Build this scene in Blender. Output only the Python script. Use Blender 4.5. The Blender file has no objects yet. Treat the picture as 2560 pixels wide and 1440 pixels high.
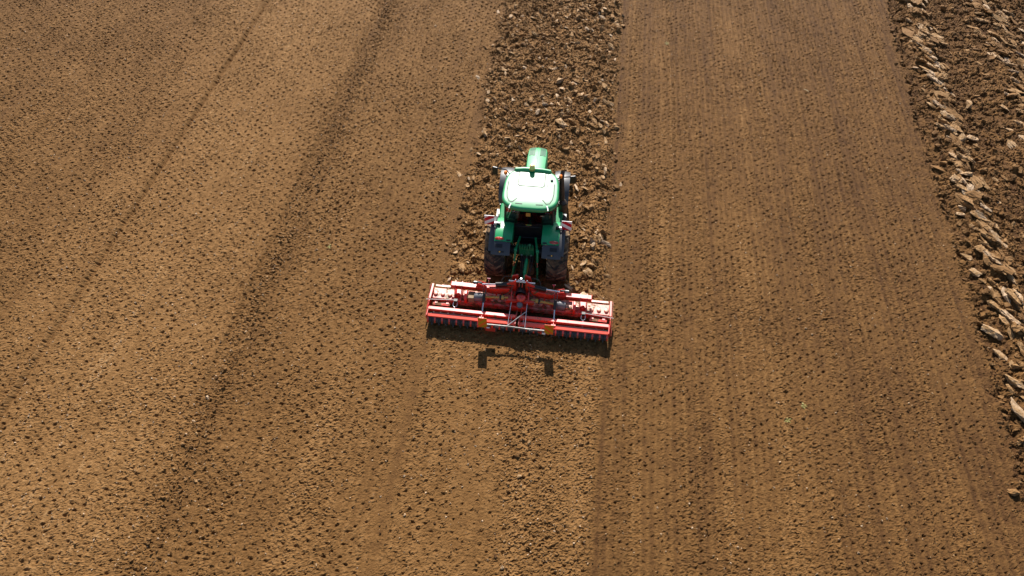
import bpy, bmesh, math, random
import numpy as np
from mathutils import Vector, Matrix, Euler

scn = bpy.context.scene
R = math.radians
# ------------------------------------------------------------------ camera
cam_d = bpy.data.cameras.new('camera')
cam = bpy.data.objects.new('camera', cam_d)
scn.collection.objects.link(cam)
scn.camera = cam
cam_d.sensor_width = 36.0
cam_d.lens = 24.33
cam_d.clip_start = 0.1
cam_d.clip_end = 2000
CAM = Vector((1.487, -12.961, 18.964))
HEAD = R(7.3)
_fw = Vector((-math.sin(HEAD) * math.cos(R(52)), math.cos(HEAD) * math.cos(R(52)), -math.sin(R(52))))
cam.location = CAM
cam.rotation_euler = _fw.to_track_quat('-Z', 'Y').to_euler()
# ------------------------------------------------------------------ light
SUN_EL, SUN_AZ = R(40), R(7.3)          # azimuth measured anticlockwise from +Y
world = bpy.data.worlds.new('World')
scn.world = world
world.use_nodes = True
wn = world.node_tree
bg = wn.nodes['Background']
sky = wn.nodes.new('ShaderNodeTexSky')
sky.sky_type = 'NISHITA'
sky.sun_disc = False
sky.sun_elevation = SUN_EL
sky.sun_rotation = -SUN_AZ
wn.links.new(sky.outputs[0], bg.inputs[0])
bg.inputs[1].default_value = 0.065
sun_d = bpy.data.lights.new('sun', 'SUN')
sun_d.energy = 4.8
sun_d.angle = R(0.53)
sun_d.color = (1.0, 0.94, 0.86)
sun = bpy.data.objects.new('sun', sun_d)
scn.collection.objects.link(sun)
to_sun = Vector((-math.sin(SUN_AZ) * math.cos(SUN_EL), math.cos(SUN_AZ) * math.cos(SUN_EL), math.sin(SUN_EL)))
sun.rotation_euler = (-to_sun).to_track_quat('-Z', 'Y').to_euler()
sun.location = (0, 30, 40)
scn.view_settings.view_transform = 'Standard'
scn.view_settings.look = 'None'
scn.view_settings.gamma = 1.0
scn.view_settings.exposure = 0.92

rng = np.random.default_rng(7)
random.seed(7)

# ------------------------------------------------------------------ helpers: naming
def tag(o, label=None, cat=None, group=None, kind=None):
    if label: o['label'] = label
    if cat: o['category'] = cat
    if group: o['group'] = group
    if kind: o['kind'] = kind
    return o

def empty(name, loc=(0, 0, 0), rz=0.0):
    o = bpy.data.objects.new(name, None)
    o.empty_display_size = 0.3
    o.location = loc
    o.rotation_euler = (0, 0, rz)
    scn.collection.objects.link(o)
    return o

# ------------------------------------------------------------------ materials
def new_mat(name):
    m = bpy.data.materials.new(name)
    m.use_nodes = True
    nt = m.node_tree
    return m, nt, nt.nodes['Principled BSDF']

def noise_node(nt, scale, detail=4, rough=0.6, coord='Object'):
    tc = nt.nodes.new('ShaderNodeTexCoord')
    n = nt.nodes.new('ShaderNodeTexNoise')
    n.inputs['Scale'].default_value = scale
    n.inputs['Detail'].default_value = detail
    n.inputs['Roughness'].default_value = rough
    nt.links.new(tc.outputs[coord], n.inputs['Vector'])
    return n

def ramp(nt, src, stops):
    r = nt.nodes.new('ShaderNodeValToRGB')
    els = r.color_ramp.elements
    while len(els) < len(stops):
        els.new(0.5)
    for e, (p, c) in zip(els, stops):
        e.position = p
        e.color = (*c, 1)
    nt.links.new(src, r.inputs[0])
    return r

def paint(name, col, rough=0.35, metal=0.0, dust=0.0, dustcol=(0.30, 0.19, 0.10), coat=0.0, scale=6.0, spec=0.5, coat_rough=0.2, grime=0.0):
    """painted or plastic surface with a thin uneven film of field dust"""
    m, nt, b = new_mat(name)
    b.inputs['Roughness'].default_value = rough
    b.inputs['Metallic'].default_value = metal
    b.inputs['Coat Weight'].default_value = coat
    b.inputs['Coat Roughness'].default_value = coat_rough
    b.inputs['Specular IOR Level'].default_value = spec
    n = noise_node(nt, scale, 6, 0.65)
    r = ramp(nt, n.outputs['Fac'], [(0.42, (0, 0, 0)), (0.72, (1, 1, 1))])
    mul = nt.nodes.new('ShaderNodeMath'); mul.operation = 'MULTIPLY'
    nt.links.new(r.outputs[0], mul.inputs[0]); mul.inputs[1].default_value = dust
    mx = nt.nodes.new('ShaderNodeMix'); mx.data_type = 'RGBA'
    nt.links.new(mul.outputs[0], mx.inputs['Factor'])
    mx.inputs['A'].default_value = (*col, 1)
    mx.inputs['B'].default_value = (*dustcol, 1)
    res = mx.outputs['Result']
    if grime:                            # cakes of dried mud with ragged edges
        n2 = noise_node(nt, 5.0, 8, 0.7)
        g = ramp(nt, n2.outputs['Fac'], [(0.60 - 0.12 * grime, (0, 0, 0)), (0.64 - 0.12 * grime, (1, 1, 1))])
        m2 = nt.nodes.new('ShaderNodeMix'); m2.data_type = 'RGBA'
        nt.links.new(g.outputs[0], m2.inputs['Factor'])
        nt.links.new(res, m2.inputs['A']); m2.inputs['B'].default_value = (0.16, 0.088, 0.034, 1)
        res = m2.outputs['Result']
        inv = nt.nodes.new('ShaderNodeMath'); inv.operation = 'MULTIPLY_ADD'
        nt.links.new(g.outputs[0], inv.inputs[0]); inv.inputs[1].default_value = -coat; inv.inputs[2].default_value = coat
        nt.links.new(inv.outputs[0], b.inputs['Coat Weight'])
    nt.links.new(res, b.inputs['Base Color'])
    ma = nt.nodes.new('ShaderNodeMath'); ma.operation = 'MULTIPLY_ADD'
    nt.links.new(mul.outputs[0], ma.inputs[0]); ma.inputs[1].default_value = 0.45; ma.inputs[2].default_value = rough
    nt.links.new(ma.outputs[0], b.inputs['Roughness'])
    return m

def glass_mat():
    m, nt, b = new_mat('tinted_glass')
    out = nt.nodes['Material Output']
    gl = nt.nodes.new('ShaderNodeBsdfGlossy'); gl.inputs['Roughness'].default_value = 0.03
    gl.inputs['Color'].default_value = (0.9, 0.9, 0.9, 1)
    tr = nt.nodes.new('ShaderNodeBsdfTransparent'); tr.inputs['Color'].default_value = (0.15, 0.18, 0.17, 1)
    fr = nt.nodes.new('ShaderNodeFresnel'); fr.inputs['IOR'].default_value = 1.8
    mx = nt.nodes.new('ShaderNodeMixShader')
    nt.links.new(fr.outputs[0], mx.inputs[0]); nt.links.new(tr.outputs[0], mx.inputs[1]); nt.links.new(gl.outputs[0], mx.inputs[2])
    nt.links.new(mx.outputs[0], out.inputs['Surface'])
    nt.nodes.remove(b)
    return m

M = {}
M['green'] = paint('green_paint', (0.004, 0.30, 0.10), 0.36, dust=0.06, coat=0.4, coat_rough=0.3)
M['bonnet'] = paint('green_bonnet_paint', (0.006, 0.30, 0.10), 0.5, dust=0.05, coat=0.35, coat_rough=0.5)
M['tank'] = paint('green_tank', (0.003, 0.20, 0.07), 0.6, dust=0.1, spec=0.2)
M['green_dark'] = paint('green_machinery', (0.004, 0.17, 0.055), 0.45, dust=0.25)
M['mesh_green'] = paint('green_grille_mesh', (0.010, 0.11, 0.05), 0.45)
M['roof'] = paint('green_roof_paint', (0.006, 0.27, 0.09), 0.46, dust=0.12, dustcol=(0.30, 0.30, 0.22), coat=0.50, coat_rough=0.38)
M['fender'] = paint('grey_plastic', (0.034, 0.037, 0.044), 0.46, dust=0.12, dustcol=(0.12, 0.09, 0.06), coat=0.5, coat_rough=0.35)
M['black'] = paint('black_plastic', (0.009, 0.009, 0.010), 0.4, dust=0.15, dustcol=(0.06, 0.045, 0.03))
M['steel_dark'] = paint('dark_iron', (0.018, 0.017, 0.016), 0.5, dust=0.4, dustcol=(0.05, 0.032, 0.018))
M['rubber'] = paint('muddy_rubber', (0.020, 0.018, 0.016), 0.75, dust=0.9, dustcol=(0.30, 0.185, 0.095), scale=4.0, spec=0.3)
M['lug'] = paint('rubber_lug', (0.030, 0.024, 0.020), 0.7, dust=1.0, dustcol=(0.40, 0.26, 0.14), scale=3.0, spec=0.3)
M['rim'] = paint('yellow_rim', (0.55, 0.36, 0.02), 0.4, dust=0.5)
M['red'] = paint('red_paint', (0.66, 0.020, 0.006), 0.36, dust=0.12, dustcol=(0.34, 0.20, 0.12), coat=0.8, coat_rough=0.34, grime=0.25)
M['red_clean'] = paint('bright_red_paint', (0.85, 0.024, 0.005), 0.38, dust=0.05, dustcol=(0.5, 0.2, 0.14), coat=0.9, coat_rough=0.36, grime=0.1)
M['red_dust_sheen'] = paint('red_paint_dust_sheen', (0.60, 0.026, 0.016), 0.42, dust=0.9, dustcol=(0.58, 0.38, 0.26), coat=0.9, coat_rough=0.36, scale=3.5, grime=0.75)  # cream film is field dust plus painted sun sheen on the tops
M['red_faded'] = paint('faded_red_paint', (0.82, 0.085, 0.045), 0.45, dust=0.1, coat=0.6, coat_rough=0.4)
M['red_plate'] = paint('dull_red_panel', (0.48, 0.030, 0.015), 0.6)
M['chrome'] = paint('chrome', (0.75, 0.76, 0.78), 0.18, metal=1.0)
M['alu'] = paint('aluminium', (0.62, 0.62, 0.60), 0.35, metal=0.9, dust=0.15)
M['bar_metal'] = paint('dull_metal', (0.30, 0.30, 0.29), 0.55, metal=0.5, dust=0.3)
M['roller'] = paint('dark_roller_steel', (0.05, 0.05, 0.055), 0.5, dust=0.5, dustcol=(0.07, 0.045, 0.022))
M['cap'] = paint('dust_sheen_cap', (0.60, 0.24, 0.16), 0.40, dust=0.8, dustcol=(0.62, 0.42, 0.30), coat=0.9, coat_rough=0.36, scale=3.5)  # pale base colour imitates the sun highlight, under real dust
M['grey'] = paint('grey_cover', (0.13, 0.135, 0.15), 0.35, dust=0.25)
M['yellow'] = paint('yellow_guard', (0.48, 0.30, 0.06), 0.45, dust=0.4, dustcol=(0.36, 0.25, 0.12))
M['tan'] = paint('dusty_box', (0.24, 0.16, 0.085), 0.7, dust=0.5)
M['white'] = paint('white_film', (0.80, 0.80, 0.79), 0.4)
M['board_red'] = paint('board_red', (0.55, 0.006, 0.020), 0.4)
M['board_orange'] = paint('board_orange', (0.80, 0.13, 0.012), 0.5)
M['board_yellow'] = paint('board_yellow', (0.50, 0.27, 0.006), 0.5)
M['orange'] = paint('orange_lens', (0.85, 0.20, 0.008), 0.15, coat=1.0)
M['amber'] = paint('amber_beacon', (0.88, 0.62, 0.22), 0.12, coat=1.0)
M['tail'] = paint('tail_lens', (0.42, 0.03, 0.008), 0.15, coat=1.0)
M['yellow_lamp'] = paint('yellow_lens', (0.85, 0.42, 0.01), 0.2, coat=1.0)
M['seat'] = paint('seat_fabric', (0.05, 0.055, 0.058), 0.8)
M['interior'] = paint('interior_plastic', (0.055, 0.05, 0.045), 0.6)
M['reflected_brown'] = paint('reflected_brown', (0.16, 0.05, 0.03), 0.6)  # red-brown colour stands in for reflections in the cab glass
M['hose'] = paint('hose_rubber', (0.022, 0.020, 0.020), 0.5, dust=0.3)
M['line'] = paint('dark_seam', (0.02, 0.022, 0.03), 0.6)
M['glass'] = glass_mat()
M['mirror'] = paint('mirror_glass', (0.012, 0.030, 0.022), 0.05)  # dark green colour stands in for what the mirrors reflect

def soil_mat(name, stops, scale=3.0, rough=0.88, bump=0.6, bscale=22.0, attr=True, spec=0.2):
    """dry-to-moist earth: colour from noise plus a per-vertex moisture value"""
    m, nt, b = new_mat(name)
    b.inputs['Roughness'].default_value = rough
    b.inputs['Specular IOR Level'].default_value = spec
    n1 = noise_node(nt, scale, 8, 0.72)
    fac = n1.outputs['Fac']
    if attr:
        a = nt.nodes.new('ShaderNodeAttribute'); a.attribute_name = 'dry'
        ad = nt.nodes.new('ShaderNodeMath'); ad.operation = 'ADD'
        sub = nt.nodes.new('ShaderNodeMath'); sub.operation = 'MULTIPLY_ADD'
        nt.links.new(fac, sub.inputs[0]); sub.inputs[1].default_value = 0.75; sub.inputs[2].default_value = -0.375
        nt.links.new(a.outputs['Fac'], ad.inputs[0]); nt.links.new(sub.outputs[0], ad.inputs[1])
        fac = ad.outputs[0]
    r = ramp(nt, fac, stops)
    # fine grit: mottling at a few centimetres
    n2 = noise_node(nt, 40.0, 5, 0.7)
    g = ramp(nt, n2.outputs['Fac'], [(0.3, (0.72, 0.72, 0.72)), (0.7, (1.25, 1.25, 1.25))])
    mx = nt.nodes.new('ShaderNodeMix'); mx.data_type = 'RGBA'; mx.blend_type = 'MULTIPLY'
    mx.inputs['Factor'].default_value = 1.0
    nt.links.new(r.outputs[0], mx.inputs['A']); nt.links.new(g.outputs[0], mx.inputs['B'])
    nt.links.new(mx.outputs['Result'], b.inputs['Base Color'])
    n3 = noise_node(nt, bscale, 7, 0.75)
    bp = nt.nodes.new('ShaderNodeBump'); bp.inputs['Strength'].default_value = bump; bp.inputs['Distance'].default_value = 0.05
    nt.links.new(n3.outputs['Fac'], bp.inputs['Height'])
    nt.links.new(bp.outputs[0], b.inputs['Normal'])
    return m

SOIL = [(0.05, (0.062, 0.026, 0.0062)), (0.38, (0.138, 0.066, 0.0180)), (0.64, (0.216, 0.111, 0.037)), (0.82, (0.312, 0.184, 0.080)), (1.0, (0.46, 0.325, 0.205))]
M['soil'] = soil_mat('worked_soil', SOIL)
M['clod'] = soil_mat('clod_soil', SOIL, scale=5.0, rough=0.8, bscale=14.0, spec=0.25, bump=0.8)

# ------------------------------------------------------------------ mesh builder
class MB:
    def __init__(s):
        s.v = []; s.f = []; s.m = []; s.mi = 0
    def add(s, vs, fs):
        n = len(s.v)
        s.v += [tuple(p) for p in vs]
        for f in fs:
            s.f.append([n + i for i in f]); s.m.append(s.mi)
        return s
    def box(s, c, size, rot=None, taper=None):
        hx, hy, hz = size[0] / 2, size[1] / 2, size[2] / 2
        vs = []
        for z in (-1, 1):
            k = 1 if (taper is None or z < 0) else taper
            for x, y in ((-1, -1), (1, -1), (1, 1), (-1, 1)):
                vs.append(Vector((x * hx * k, y * hy * k, z * hz)))
        if rot is not None:
            e = Euler(rot) if not isinstance(rot, Matrix) else rot
            mt = e.to_matrix() if isinstance(e, Euler) else e
            vs = [mt @ v for v in vs]
        c = Vector(c)
        return s.add([v + c for v in vs], [(3, 2, 1, 0), (4, 5, 6, 7), (0, 1, 5, 4), (1, 2, 6, 5), (2, 3, 7, 6), (3, 0, 4, 7)])
    def bar(s, p0, p1, w, h, up=(0, 0, 1)):
        p0, p1 = Vector(p0), Vector(p1)
        d = (p1 - p0); L = d.length; d.normalize()
        u = Vector(up); sx = d.cross(u)
        if sx.length < 1e-4: sx = d.cross(Vector((0, 1, 0)))
        sx.normalize(); u = sx.cross(d)
        mt = Matrix((sx, d, u)).transposed()
        return s.box((p0 + p1) / 2, (w, L, h), mt)
    def tube(s, p0, p1, r0, r1=None, n=14, caps=True):
        r1 = r0 if r1 is None else r1
        return s.path([p0, p1], [r0, r1], n, caps)
    def path(s, pts, rad, n=10, caps=True):
        pts = [Vector(p) for p in pts]
        if not hasattr(rad, '__len__'): rad = [rad] * len(pts)
        base = len(s.v); ring = []
        prev = None
        for i, p in enumerate(pts):
            d = (pts[min(i + 1, len(pts) - 1)] - pts[max(i - 1, 0)]).normalized()
            if prev is None:
                a = Vector((0, 0, 1)) if abs(d.z) < 0.9 else Vector((1, 0, 0))
                u = d.cross(a).normalized()
            else:
                u = (prev - d * prev.dot(d)).normalized()
            prev = u; w = d.cross(u)
            s.v += [tuple(p + (u * math.cos(2 * math.pi * k / n) + w * math.sin(2 * math.pi * k / n)) * rad[i]) for k in range(n)]
        for i in range(len(pts) - 1):
            for k in range(n):
                a = base + i * n + k; b = base + i * n + (k + 1) % n
                s.f.append([a, b, b + n, a + n]); s.m.append(s.mi)
        if caps:
            s.f.append([base + k for k in reversed(range(n))]); s.m.append(s.mi)
            s.f.append([base + (len(pts) - 1) * n + k for k in range(n)]); s.m.append(s.mi)
        return s
    def lathe(s, prof, c, axis, n=24, a0=0.0, a1=None, ref=None):
        """prof: (radius, offset along axis)"""
        ax = Vector(axis).normalized()
        u = Vector(ref) if ref else (Vector((0, 0, 1)) if abs(ax.z) < 0.9 else Vector((1, 0, 0)))
        u = (u - ax * u.dot(ax)).normalized(); w = ax.cross(u); c = Vector(c)
        full = a1 is None
        steps = n if full else n + 1
        base = len(s.v)
        for r, h in prof:
            for k in range(steps):
                t = (2 * math.pi * k / n) if full else a0 + (a1 - a0) * k / n
                s.v.append(tuple(c + ax * h + (u * math.cos(t) + w * math.sin(t)) * r))
        for i in range(len(prof) - 1):
            for k in range(n):
                k2 = (k + 1) % n if full else k + 1
                s.f.append([base + i * steps + k, base + i * steps + k2, base + (i + 1) * steps + k2, base + (i + 1) * steps + k]); s.m.append(s.mi)
        return s
    def prism(s, poly, axis, lo, hi):
        """poly in the plane normal to axis (0:x -> (y,z), 1:y -> (x,z), 2:z -> (x,y))"""
        def mk(a, b, t):
            return (t, a, b) if axis == 0 else ((a, t, b) if axis == 1 else (a, b, t))
        n = len(poly)
        vs = [mk(a, b, lo) for a, b in poly] + [mk(a, b, hi) for a, b in poly]
        fs = [list(reversed(range(n))), list(range(n, 2 * n))] + [[i, (i + 1) % n, n + (i + 1) % n, n + i] for i in range(n)]
        return s.add(vs, fs)
    def obj(s, name, mats, parent=None, bevel=0.0, smooth=35, label=None, seg=2, recalc=True):
        me = bpy.data.meshes.new(name)
        me.from_pydata(s.v, [], s.f)
        mats = mats if isinstance(mats, (list, tuple)) else [mats]
        for m in mats: me.materials.append(M[m] if isinstance(m, str) else m)
        me.polygons.foreach_set('material_index', s.m)
        if recalc:
            bm = bmesh.new(); bm.from_mesh(me)
            bmesh.ops.recalc_face_normals(bm, faces=bm.faces)
            bm.to_mesh(me); bm.free()
        if smooth:
            me.shade_smooth()
            me.set_sharp_from_angle(angle=R(smooth))
        o = bpy.data.objects.new(name, me)
        scn.collection.objects.link(o)
        if parent: o.parent = parent
        if bevel:
            bv = o.modifiers.new('bevel', 'BEVEL'); bv.width = bevel; bv.segments = seg; bv.limit_method = 'ANGLE'; bv.angle_limit = R(35)
        if label: o['label'] = label
        return o

# ------------------------------------------------------------------ numpy noise
def _hash(ix, iy, seed):
    h = (ix.astype(np.int64) * 374761393 + iy.astype(np.int64) * 668265263 + seed * 974711) & 0xffffffff
    h = ((h ^ (h >> 13)) * 1274126177) & 0xffffffff
    h = ((h ^ (h >> 16)) * 2246822519) & 0xffffffff
    return ((h ^ (h >> 15)) & 0xffffff).astype(np.float32) / np.float32(0xffffff)

def gnoise(x, y, seed):
    ix = np.floor(x); iy = np.floor(y)
    fx = (x - ix).astype(np.float32); fy = (y - iy).astype(np.float32)
    ix = ix.astype(np.int64); iy = iy.astype(np.int64)
    u = fx * fx * fx * (fx * (fx * 6 - 15) + 10); v = fy * fy * fy * (fy * (fy * 6 - 15) + 10)
    def g(dx, dy):
        a = _hash(ix + dx, iy + dy, seed) * np.float32(2 * math.pi)
        return np.cos(a) * (fx - dx) + np.sin(a) * (fy - dy)
    n0 = g(0, 0) * (1 - u) + g(1, 0) * u
    n1 = g(0, 1) * (1 - u) + g(1, 1) * u
    return (n0 * (1 - v) + n1 * v) * 1.5

def fbm(x, y, seed, octv=4, gain=0.5):
    t = 0; a = 1.0; s = 0
    for i in range(octv):
        t = t + a * gnoise(x * (2 ** i), y * (2 ** i), seed + i * 17); s += a; a *= gain
    return t / s

def worley(x, y, seed):
    """distance to nearest and second cell centre, cell value, offset in cell"""
    ix = np.floor(x); iy = np.floor(y)
    fx = (x - ix).astype(np.float32); fy = (y - iy).astype(np.float32)
    ix = ix.astype(np.int64); iy = iy.astype(np.int64)
    f1 = np.full(x.shape, 9.0, np.float32); f2 = f1.copy(); cid = np.zeros(x.shape, np.float32)
    ox = np.zeros(x.shape, np.float32); oy = ox.copy()
    for dx in (-1, 0, 1):
        for dy in (-1, 0, 1):
            px = dx + _hash(ix + dx, iy + dy, seed) - fx
            py = dy + _hash(ix + dx, iy + dy, seed + 5) - fy
            d = np.sqrt(px * px + py * py)
            c = d < f1
            f2 = np.where(c, f1, np.minimum(f2, d))
            cid = np.where(c, _hash(ix + dx, iy + dy, seed + 9), cid)
            ox = np.where(c, px, ox); oy = np.where(c, py, oy)
            f1 = np.where(c, d, f1)
    return f1, f2, cid, ox, oy

def sstep(a, b, x):
    t = np.clip((x - a) / (b - a), 0, 1)
    return t * t * (3 - 2 * t)

def furrow_edge(y):
    """x of the edge between the worked land and the plough furrows on the right"""
    return 14.74 + 0.0 * y + np.interp(y, [-12, -4, -1, 4.5, 8.5, 14.5, 19, 26, 34], [-0.25, 0.0, 0.25, 0.52, 0.67, 0.94, 1.25, 1.9, 2.8])

def zones(x, y):
    """weights: ploughed strip, ploughed furrows"""
    e = 0.24 * gnoise(x / 0.8, y / 0.8, 101) + 0.10 * gnoise(x / 0.22, y / 0.22, 102)
    left = np.interp(y, [-1, 2, 8, 14, 20, 30], [-2.75, -2.7, -2.75, -3.05, -3.1, -3.1])
    right = np.interp(y, [-1, 2, 8, 14, 20, 30], [2.72, 2.72, 2.72, 2.72, 2.85, 2.9])
    s = sstep(-0.12, 0.12, x - left + e) * sstep(-0.12, 0.12, right - x + e) * sstep(0.55, 0.95, y + e)
    f = sstep(-0.10, 0.15, x - furrow_edge(y) + e)
    return s, f

def pits(x, y, sx, sy, seed, rad, depth, keep, jit=0.5):
    """imprints of roller teeth: staggered rows of holes"""
    w = 0.6 * rad
    xx = x + w * gnoise(x / (rad * 0.9), y / (rad * 0.9), seed + 40)
    yy = y + w * gnoise(x / (rad * 0.9), y / (rad * 0.9), seed + 41)
    row = np.floor(yy / sy).astype(np.int64)
    out = np.zeros(x.shape, np.float32)
    for dr in (-1, 0, 1):
        r = row + dr
        off = (r % 2) * 0.5
        u = xx / sx + off
        col0 = np.floor(u).astype(np.int64)
        for dc in (-1, 0, 1):
            c = col0 + dc
            jx = (_hash(c, r, seed) - 0.5) * jit; jy = (_hash(c, r, seed + 1) - 0.5) * jit
            px = (c + 0.5 + jx - off) * sx - xx; py = (r + 0.5 + jy) * sy - yy
            amp = _hash(c, r, seed + 2)
            rr = rad * (0.72 + 0.5 * _hash(c, r, seed + 3))
            d = np.sqrt(px * px + py * py * 1.5) / rr
            prof = 1 - sstep(0.35, 1.05, d)
            out = np.maximum(out, np.where(amp < keep, prof * (0.68 + 0.32 * amp / keep), 0))
    return out * depth

def height(x, y):
    """relief of the field and how dry each spot is"""
    s, f = zones(x, y)
    p = np.maximum(s, f)
    wk = 1 - p
    leftz = 1 - sstep(-3.25, -2.95, x + 0.06 * gnoise(x, y / 1.5, 3))
    rightz = sstep(2.8, 3.0, x)
    midz = np.clip(1 - leftz - rightz, 0, 1)
    big = fbm(x / 3.1, y / 3.1, 11, 3)
    # how lumpy the tilth is from place to place
    lump = 0.5 + 0.55 * fbm(x / 1.3, y / 2.6, 21, 3)
    along = gnoise(x / 0.55, y / 14.0, 31) + 0.6 * gnoise(x / 0.21, y / 9.0, 32)      # stripes along the driving line
    lump = lump + 0.38 * along
    lump = lump + leftz * (0.35 * np.exp(-((x + 8.9) / 0.40) ** 2) - 0.10 * np.exp(-((x + 12.4) / 2.6) ** 2))
    lump = lump + midz * np.where(x > 0.0, 0.35, -0.15) * sstep(-0.4, 0.4, x) + midz * 0.25 * np.exp(-((x - 0.55) / 0.4) ** 2)
    lump = lump - rightz * 0.12 + rightz * 0.20 * gnoise(x / 0.17, y / 7.0, 98)
    smooth = np.exp(-((x + 2.98 + 0.05 * gnoise(y / 1.3, x * 0, 34)) / 0.26) ** 4) + 0.8 * np.exp(-((x - 2.96 + 0.09 * gnoise(y / 1.1, x * 0, 35)) / 0.15) ** 4) + 0.7 * np.exp(-((x - furrow_edge(y) + 0.30) / 0.25) ** 4)
    lump = np.clip(lump, 0.05, 1.5) * (1 - 0.8 * np.clip(smooth, 0, 1))
    # crumbs: tilted plates with broken edges at two sizes
    wx = x + 0.03 * gnoise(x / 0.12, y / 0.12, 51); wy = y + 0.03 * gnoise(x / 0.12, y / 0.12, 52)
    a1, a2, ac, ax_, ay_ = worley(wx / 0.135, wy / 0.095, 61)
    plate = (ac - 0.5) * 0.9 + ay_ * 0.5 + ax_ * (ac - 0.5) * 0.6 - 0.9 * (1 - sstep(0.02, 0.22, a2 - a1))
    b1, b2, bc, bx_, by_ = worley(x / 0.062, y / 0.050, 71)
    crumb = (bc - 0.4) * 1.0 + 0.5 * (0.6 - b1)
    h = wk * (0.030 * big + (0.30 + lump) * (0.015 * plate + 0.029 * crumb) + 0.012 * fbm(x / 0.5, y / 0.4, 81, 3))
    # roller tooth imprints
    fade = np.clip(0.85 + 0.7 * fbm(x / 1.7, y / 2.3, 260, 2), 0.3, 1.15)
    kx = x + 0.02 * gnoise(x / 2.5, y / 2.5, 261); ky = y + 0.05 * gnoise(x / 1.9, y / 2.7, 262)
    pl = np.maximum(pits(kx, ky, 0.477, 0.170, 201, 0.056, 1.0, 0.95, 0.24), 0.4 * pits(x, y, 0.29, 0.23, 211, 0.032, 1.0, 0.4, 0.9))
    pr = pits(kx, ky, 0.43, 0.150, 231, 0.044, 1.0, 0.90, 0.25)
    pm = pits(kx, ky, 0.477, 0.170, 251, 0.054, 1.0, 0.85, 0.40)
    h = h - wk * (1 - np.clip(smooth, 0, 1)) * fade * (leftz * 0.086 * pl + rightz * 0.070 * pr + midz * 0.070 * pm)
    # driving lines left by earlier passes
    for lx, dep in ((-15.35, 0.085), (-9.55, 0.035), (-21.4, 0.04)):
        q = x - lx - 0.05 * gnoise(y / 3.0, y * 0 + lx, 300)
        h = h + wk * dep * (np.exp(-(q / 0.06) ** 2) - np.exp(-((q - 0.17) / 0.07) ** 2) - 0.6 * np.exp(-((q + 0.16) / 0.06) ** 2))
    # stripes of the roller rings on the right
    h = h + wk * leftz * 0.015 * np.cos(2 * math.pi * kx / 0.2385) * (1 - np.clip(smooth, 0, 1))
    h = h + wk * rightz * 0.014 * np.sin(2 * math.pi * kx / 0.215 + 0.6 * gnoise(x * 0 + 3.0, y / 2.0, 33))
    # ploughed ground
    c1, c2, cc, cx_, cy_ = worley(wx / 0.34, wy / 0.30, 401)
    d1, d2, dc, dx_, dy_ = worley(wx / 0.15, wy / 0.14, 411)
    rough = 0.10 * (cc - 0.45) + 0.07 * (0.55 - c1) + 0.055 * (dc - 0.5) + 0.045 * (0.5 - d1) + 0.11 * fbm(x / 0.8, y / 0.8, 421, 4) + 0.026 * crumb
    fx = x - furrow_edge(y)
    ridge = 0.24 * np.exp(-((fx - 1.2) / 0.40) ** 2) + 0.22 * np.exp(-((fx - 4.7) / 0.6) ** 2) - 0.10 * np.exp(-((fx - 0.25) / 0.2) ** 2) - 0.08 * np.exp(-((fx - 2.5) / 0.7) ** 2)
    # soil is firmer and lower under the tyres
    tyre = np.zeros(x.shape, np.float32)
    for tx in (-1.06, 1.06):
        tyre = np.maximum(tyre, np.exp(-((x - tx) / 0.36) ** 4) * (1 - sstep(6.1, 6.5, y)))
    h = h + p * (rough * (1 - 0.75 * tyre) + 0.03 - 0.06 * tyre) + f * ridge + s * (1 - tyre) * 0.07 * (np.exp(-((x - 0.55) / 0.4) ** 2) + np.exp(-((x + 1.6) / 0.5) ** 2) - np.exp(-((x + 0.5) / 0.45) ** 2) + 0.8 * np.exp(-((x - 2.4) / 0.3) ** 2))
    h = h + wk * midz * (0.035 * np.exp(-((x - 2.74 - 0.03 * gnoise(y / 0.6, x * 0, 36)) / 0.06) ** 2) + 0.03 * np.exp(-((x + 2.66 - 0.03 * gnoise(y / 0.6, x * 0, 37)) / 0.06) ** 2))
    # ---- dryness (0 moist .. 1 dry crust), with some furrow shade mixed into the tone
    dry = 0.43 + 0.09 * big + 0.10 * along + 2.2 * wk * lump * 0.018 * plate + 0.10 * (bc - 0.5)
    dry = dry + leftz * (0.10 * np.exp(-((x + 13.2) / 3.2) ** 2) + 0.05 - 0.04 * np.exp(-((x + 8.9) / 0.45) ** 2) * (1 + gnoise(x * 0.3, y / 2.2, 97)) - 0.05 * sstep(-9.75, -9.25, x + 0.15 * gnoise(x, y / 1.2, 90))
                         - 0.08 * (1 - sstep(-26, -15, x)) - 0.05 * np.exp(-((x + 18.5) / 1.2) ** 2))
    dry = dry + leftz * wk * 0.035 * np.cos(2 * math.pi * kx / 0.2385)
    dry = dry - 0.12 * rightz - 0.05 * rightz * sstep(9.0, 10.5, x) - 0.13 * np.clip(smooth, 0, 1)
    dry = dry + rightz * ((0.14 * np.exp(-((x - 4.85) / 0.16) ** 2) + 0.10 * np.exp(-((x - 8.2) / 0.35) ** 2) + 0.08 * np.exp(-((x - 3.5) / 0.14) ** 2)) * (0.5 + 0.9 * gnoise(x * 0.4, y / 1.7, 95)) + 0.08 * gnoise(x / 0.17, y / 7.0, 96) + 0.05 * np.sin(2 * math.pi * kx / 0.215 + 0.6 * gnoise(x * 0 + 3.0, y / 2.0, 33)))
    dry = dry + midz * (0.02 + 0.10 * np.exp(-((x - 0.6) / 0.35) ** 2) + 0.10 * np.exp(-((x - 2.3) / 0.3) ** 2)) * (1 - s)
    dry = dry + 0.06 * s - 0.03 * f + p * (0.18 * (cc - 0.5) + 0.14 * (dc - 0.5))  # furrow ground toned darker to deepen the shade among its clods
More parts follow.
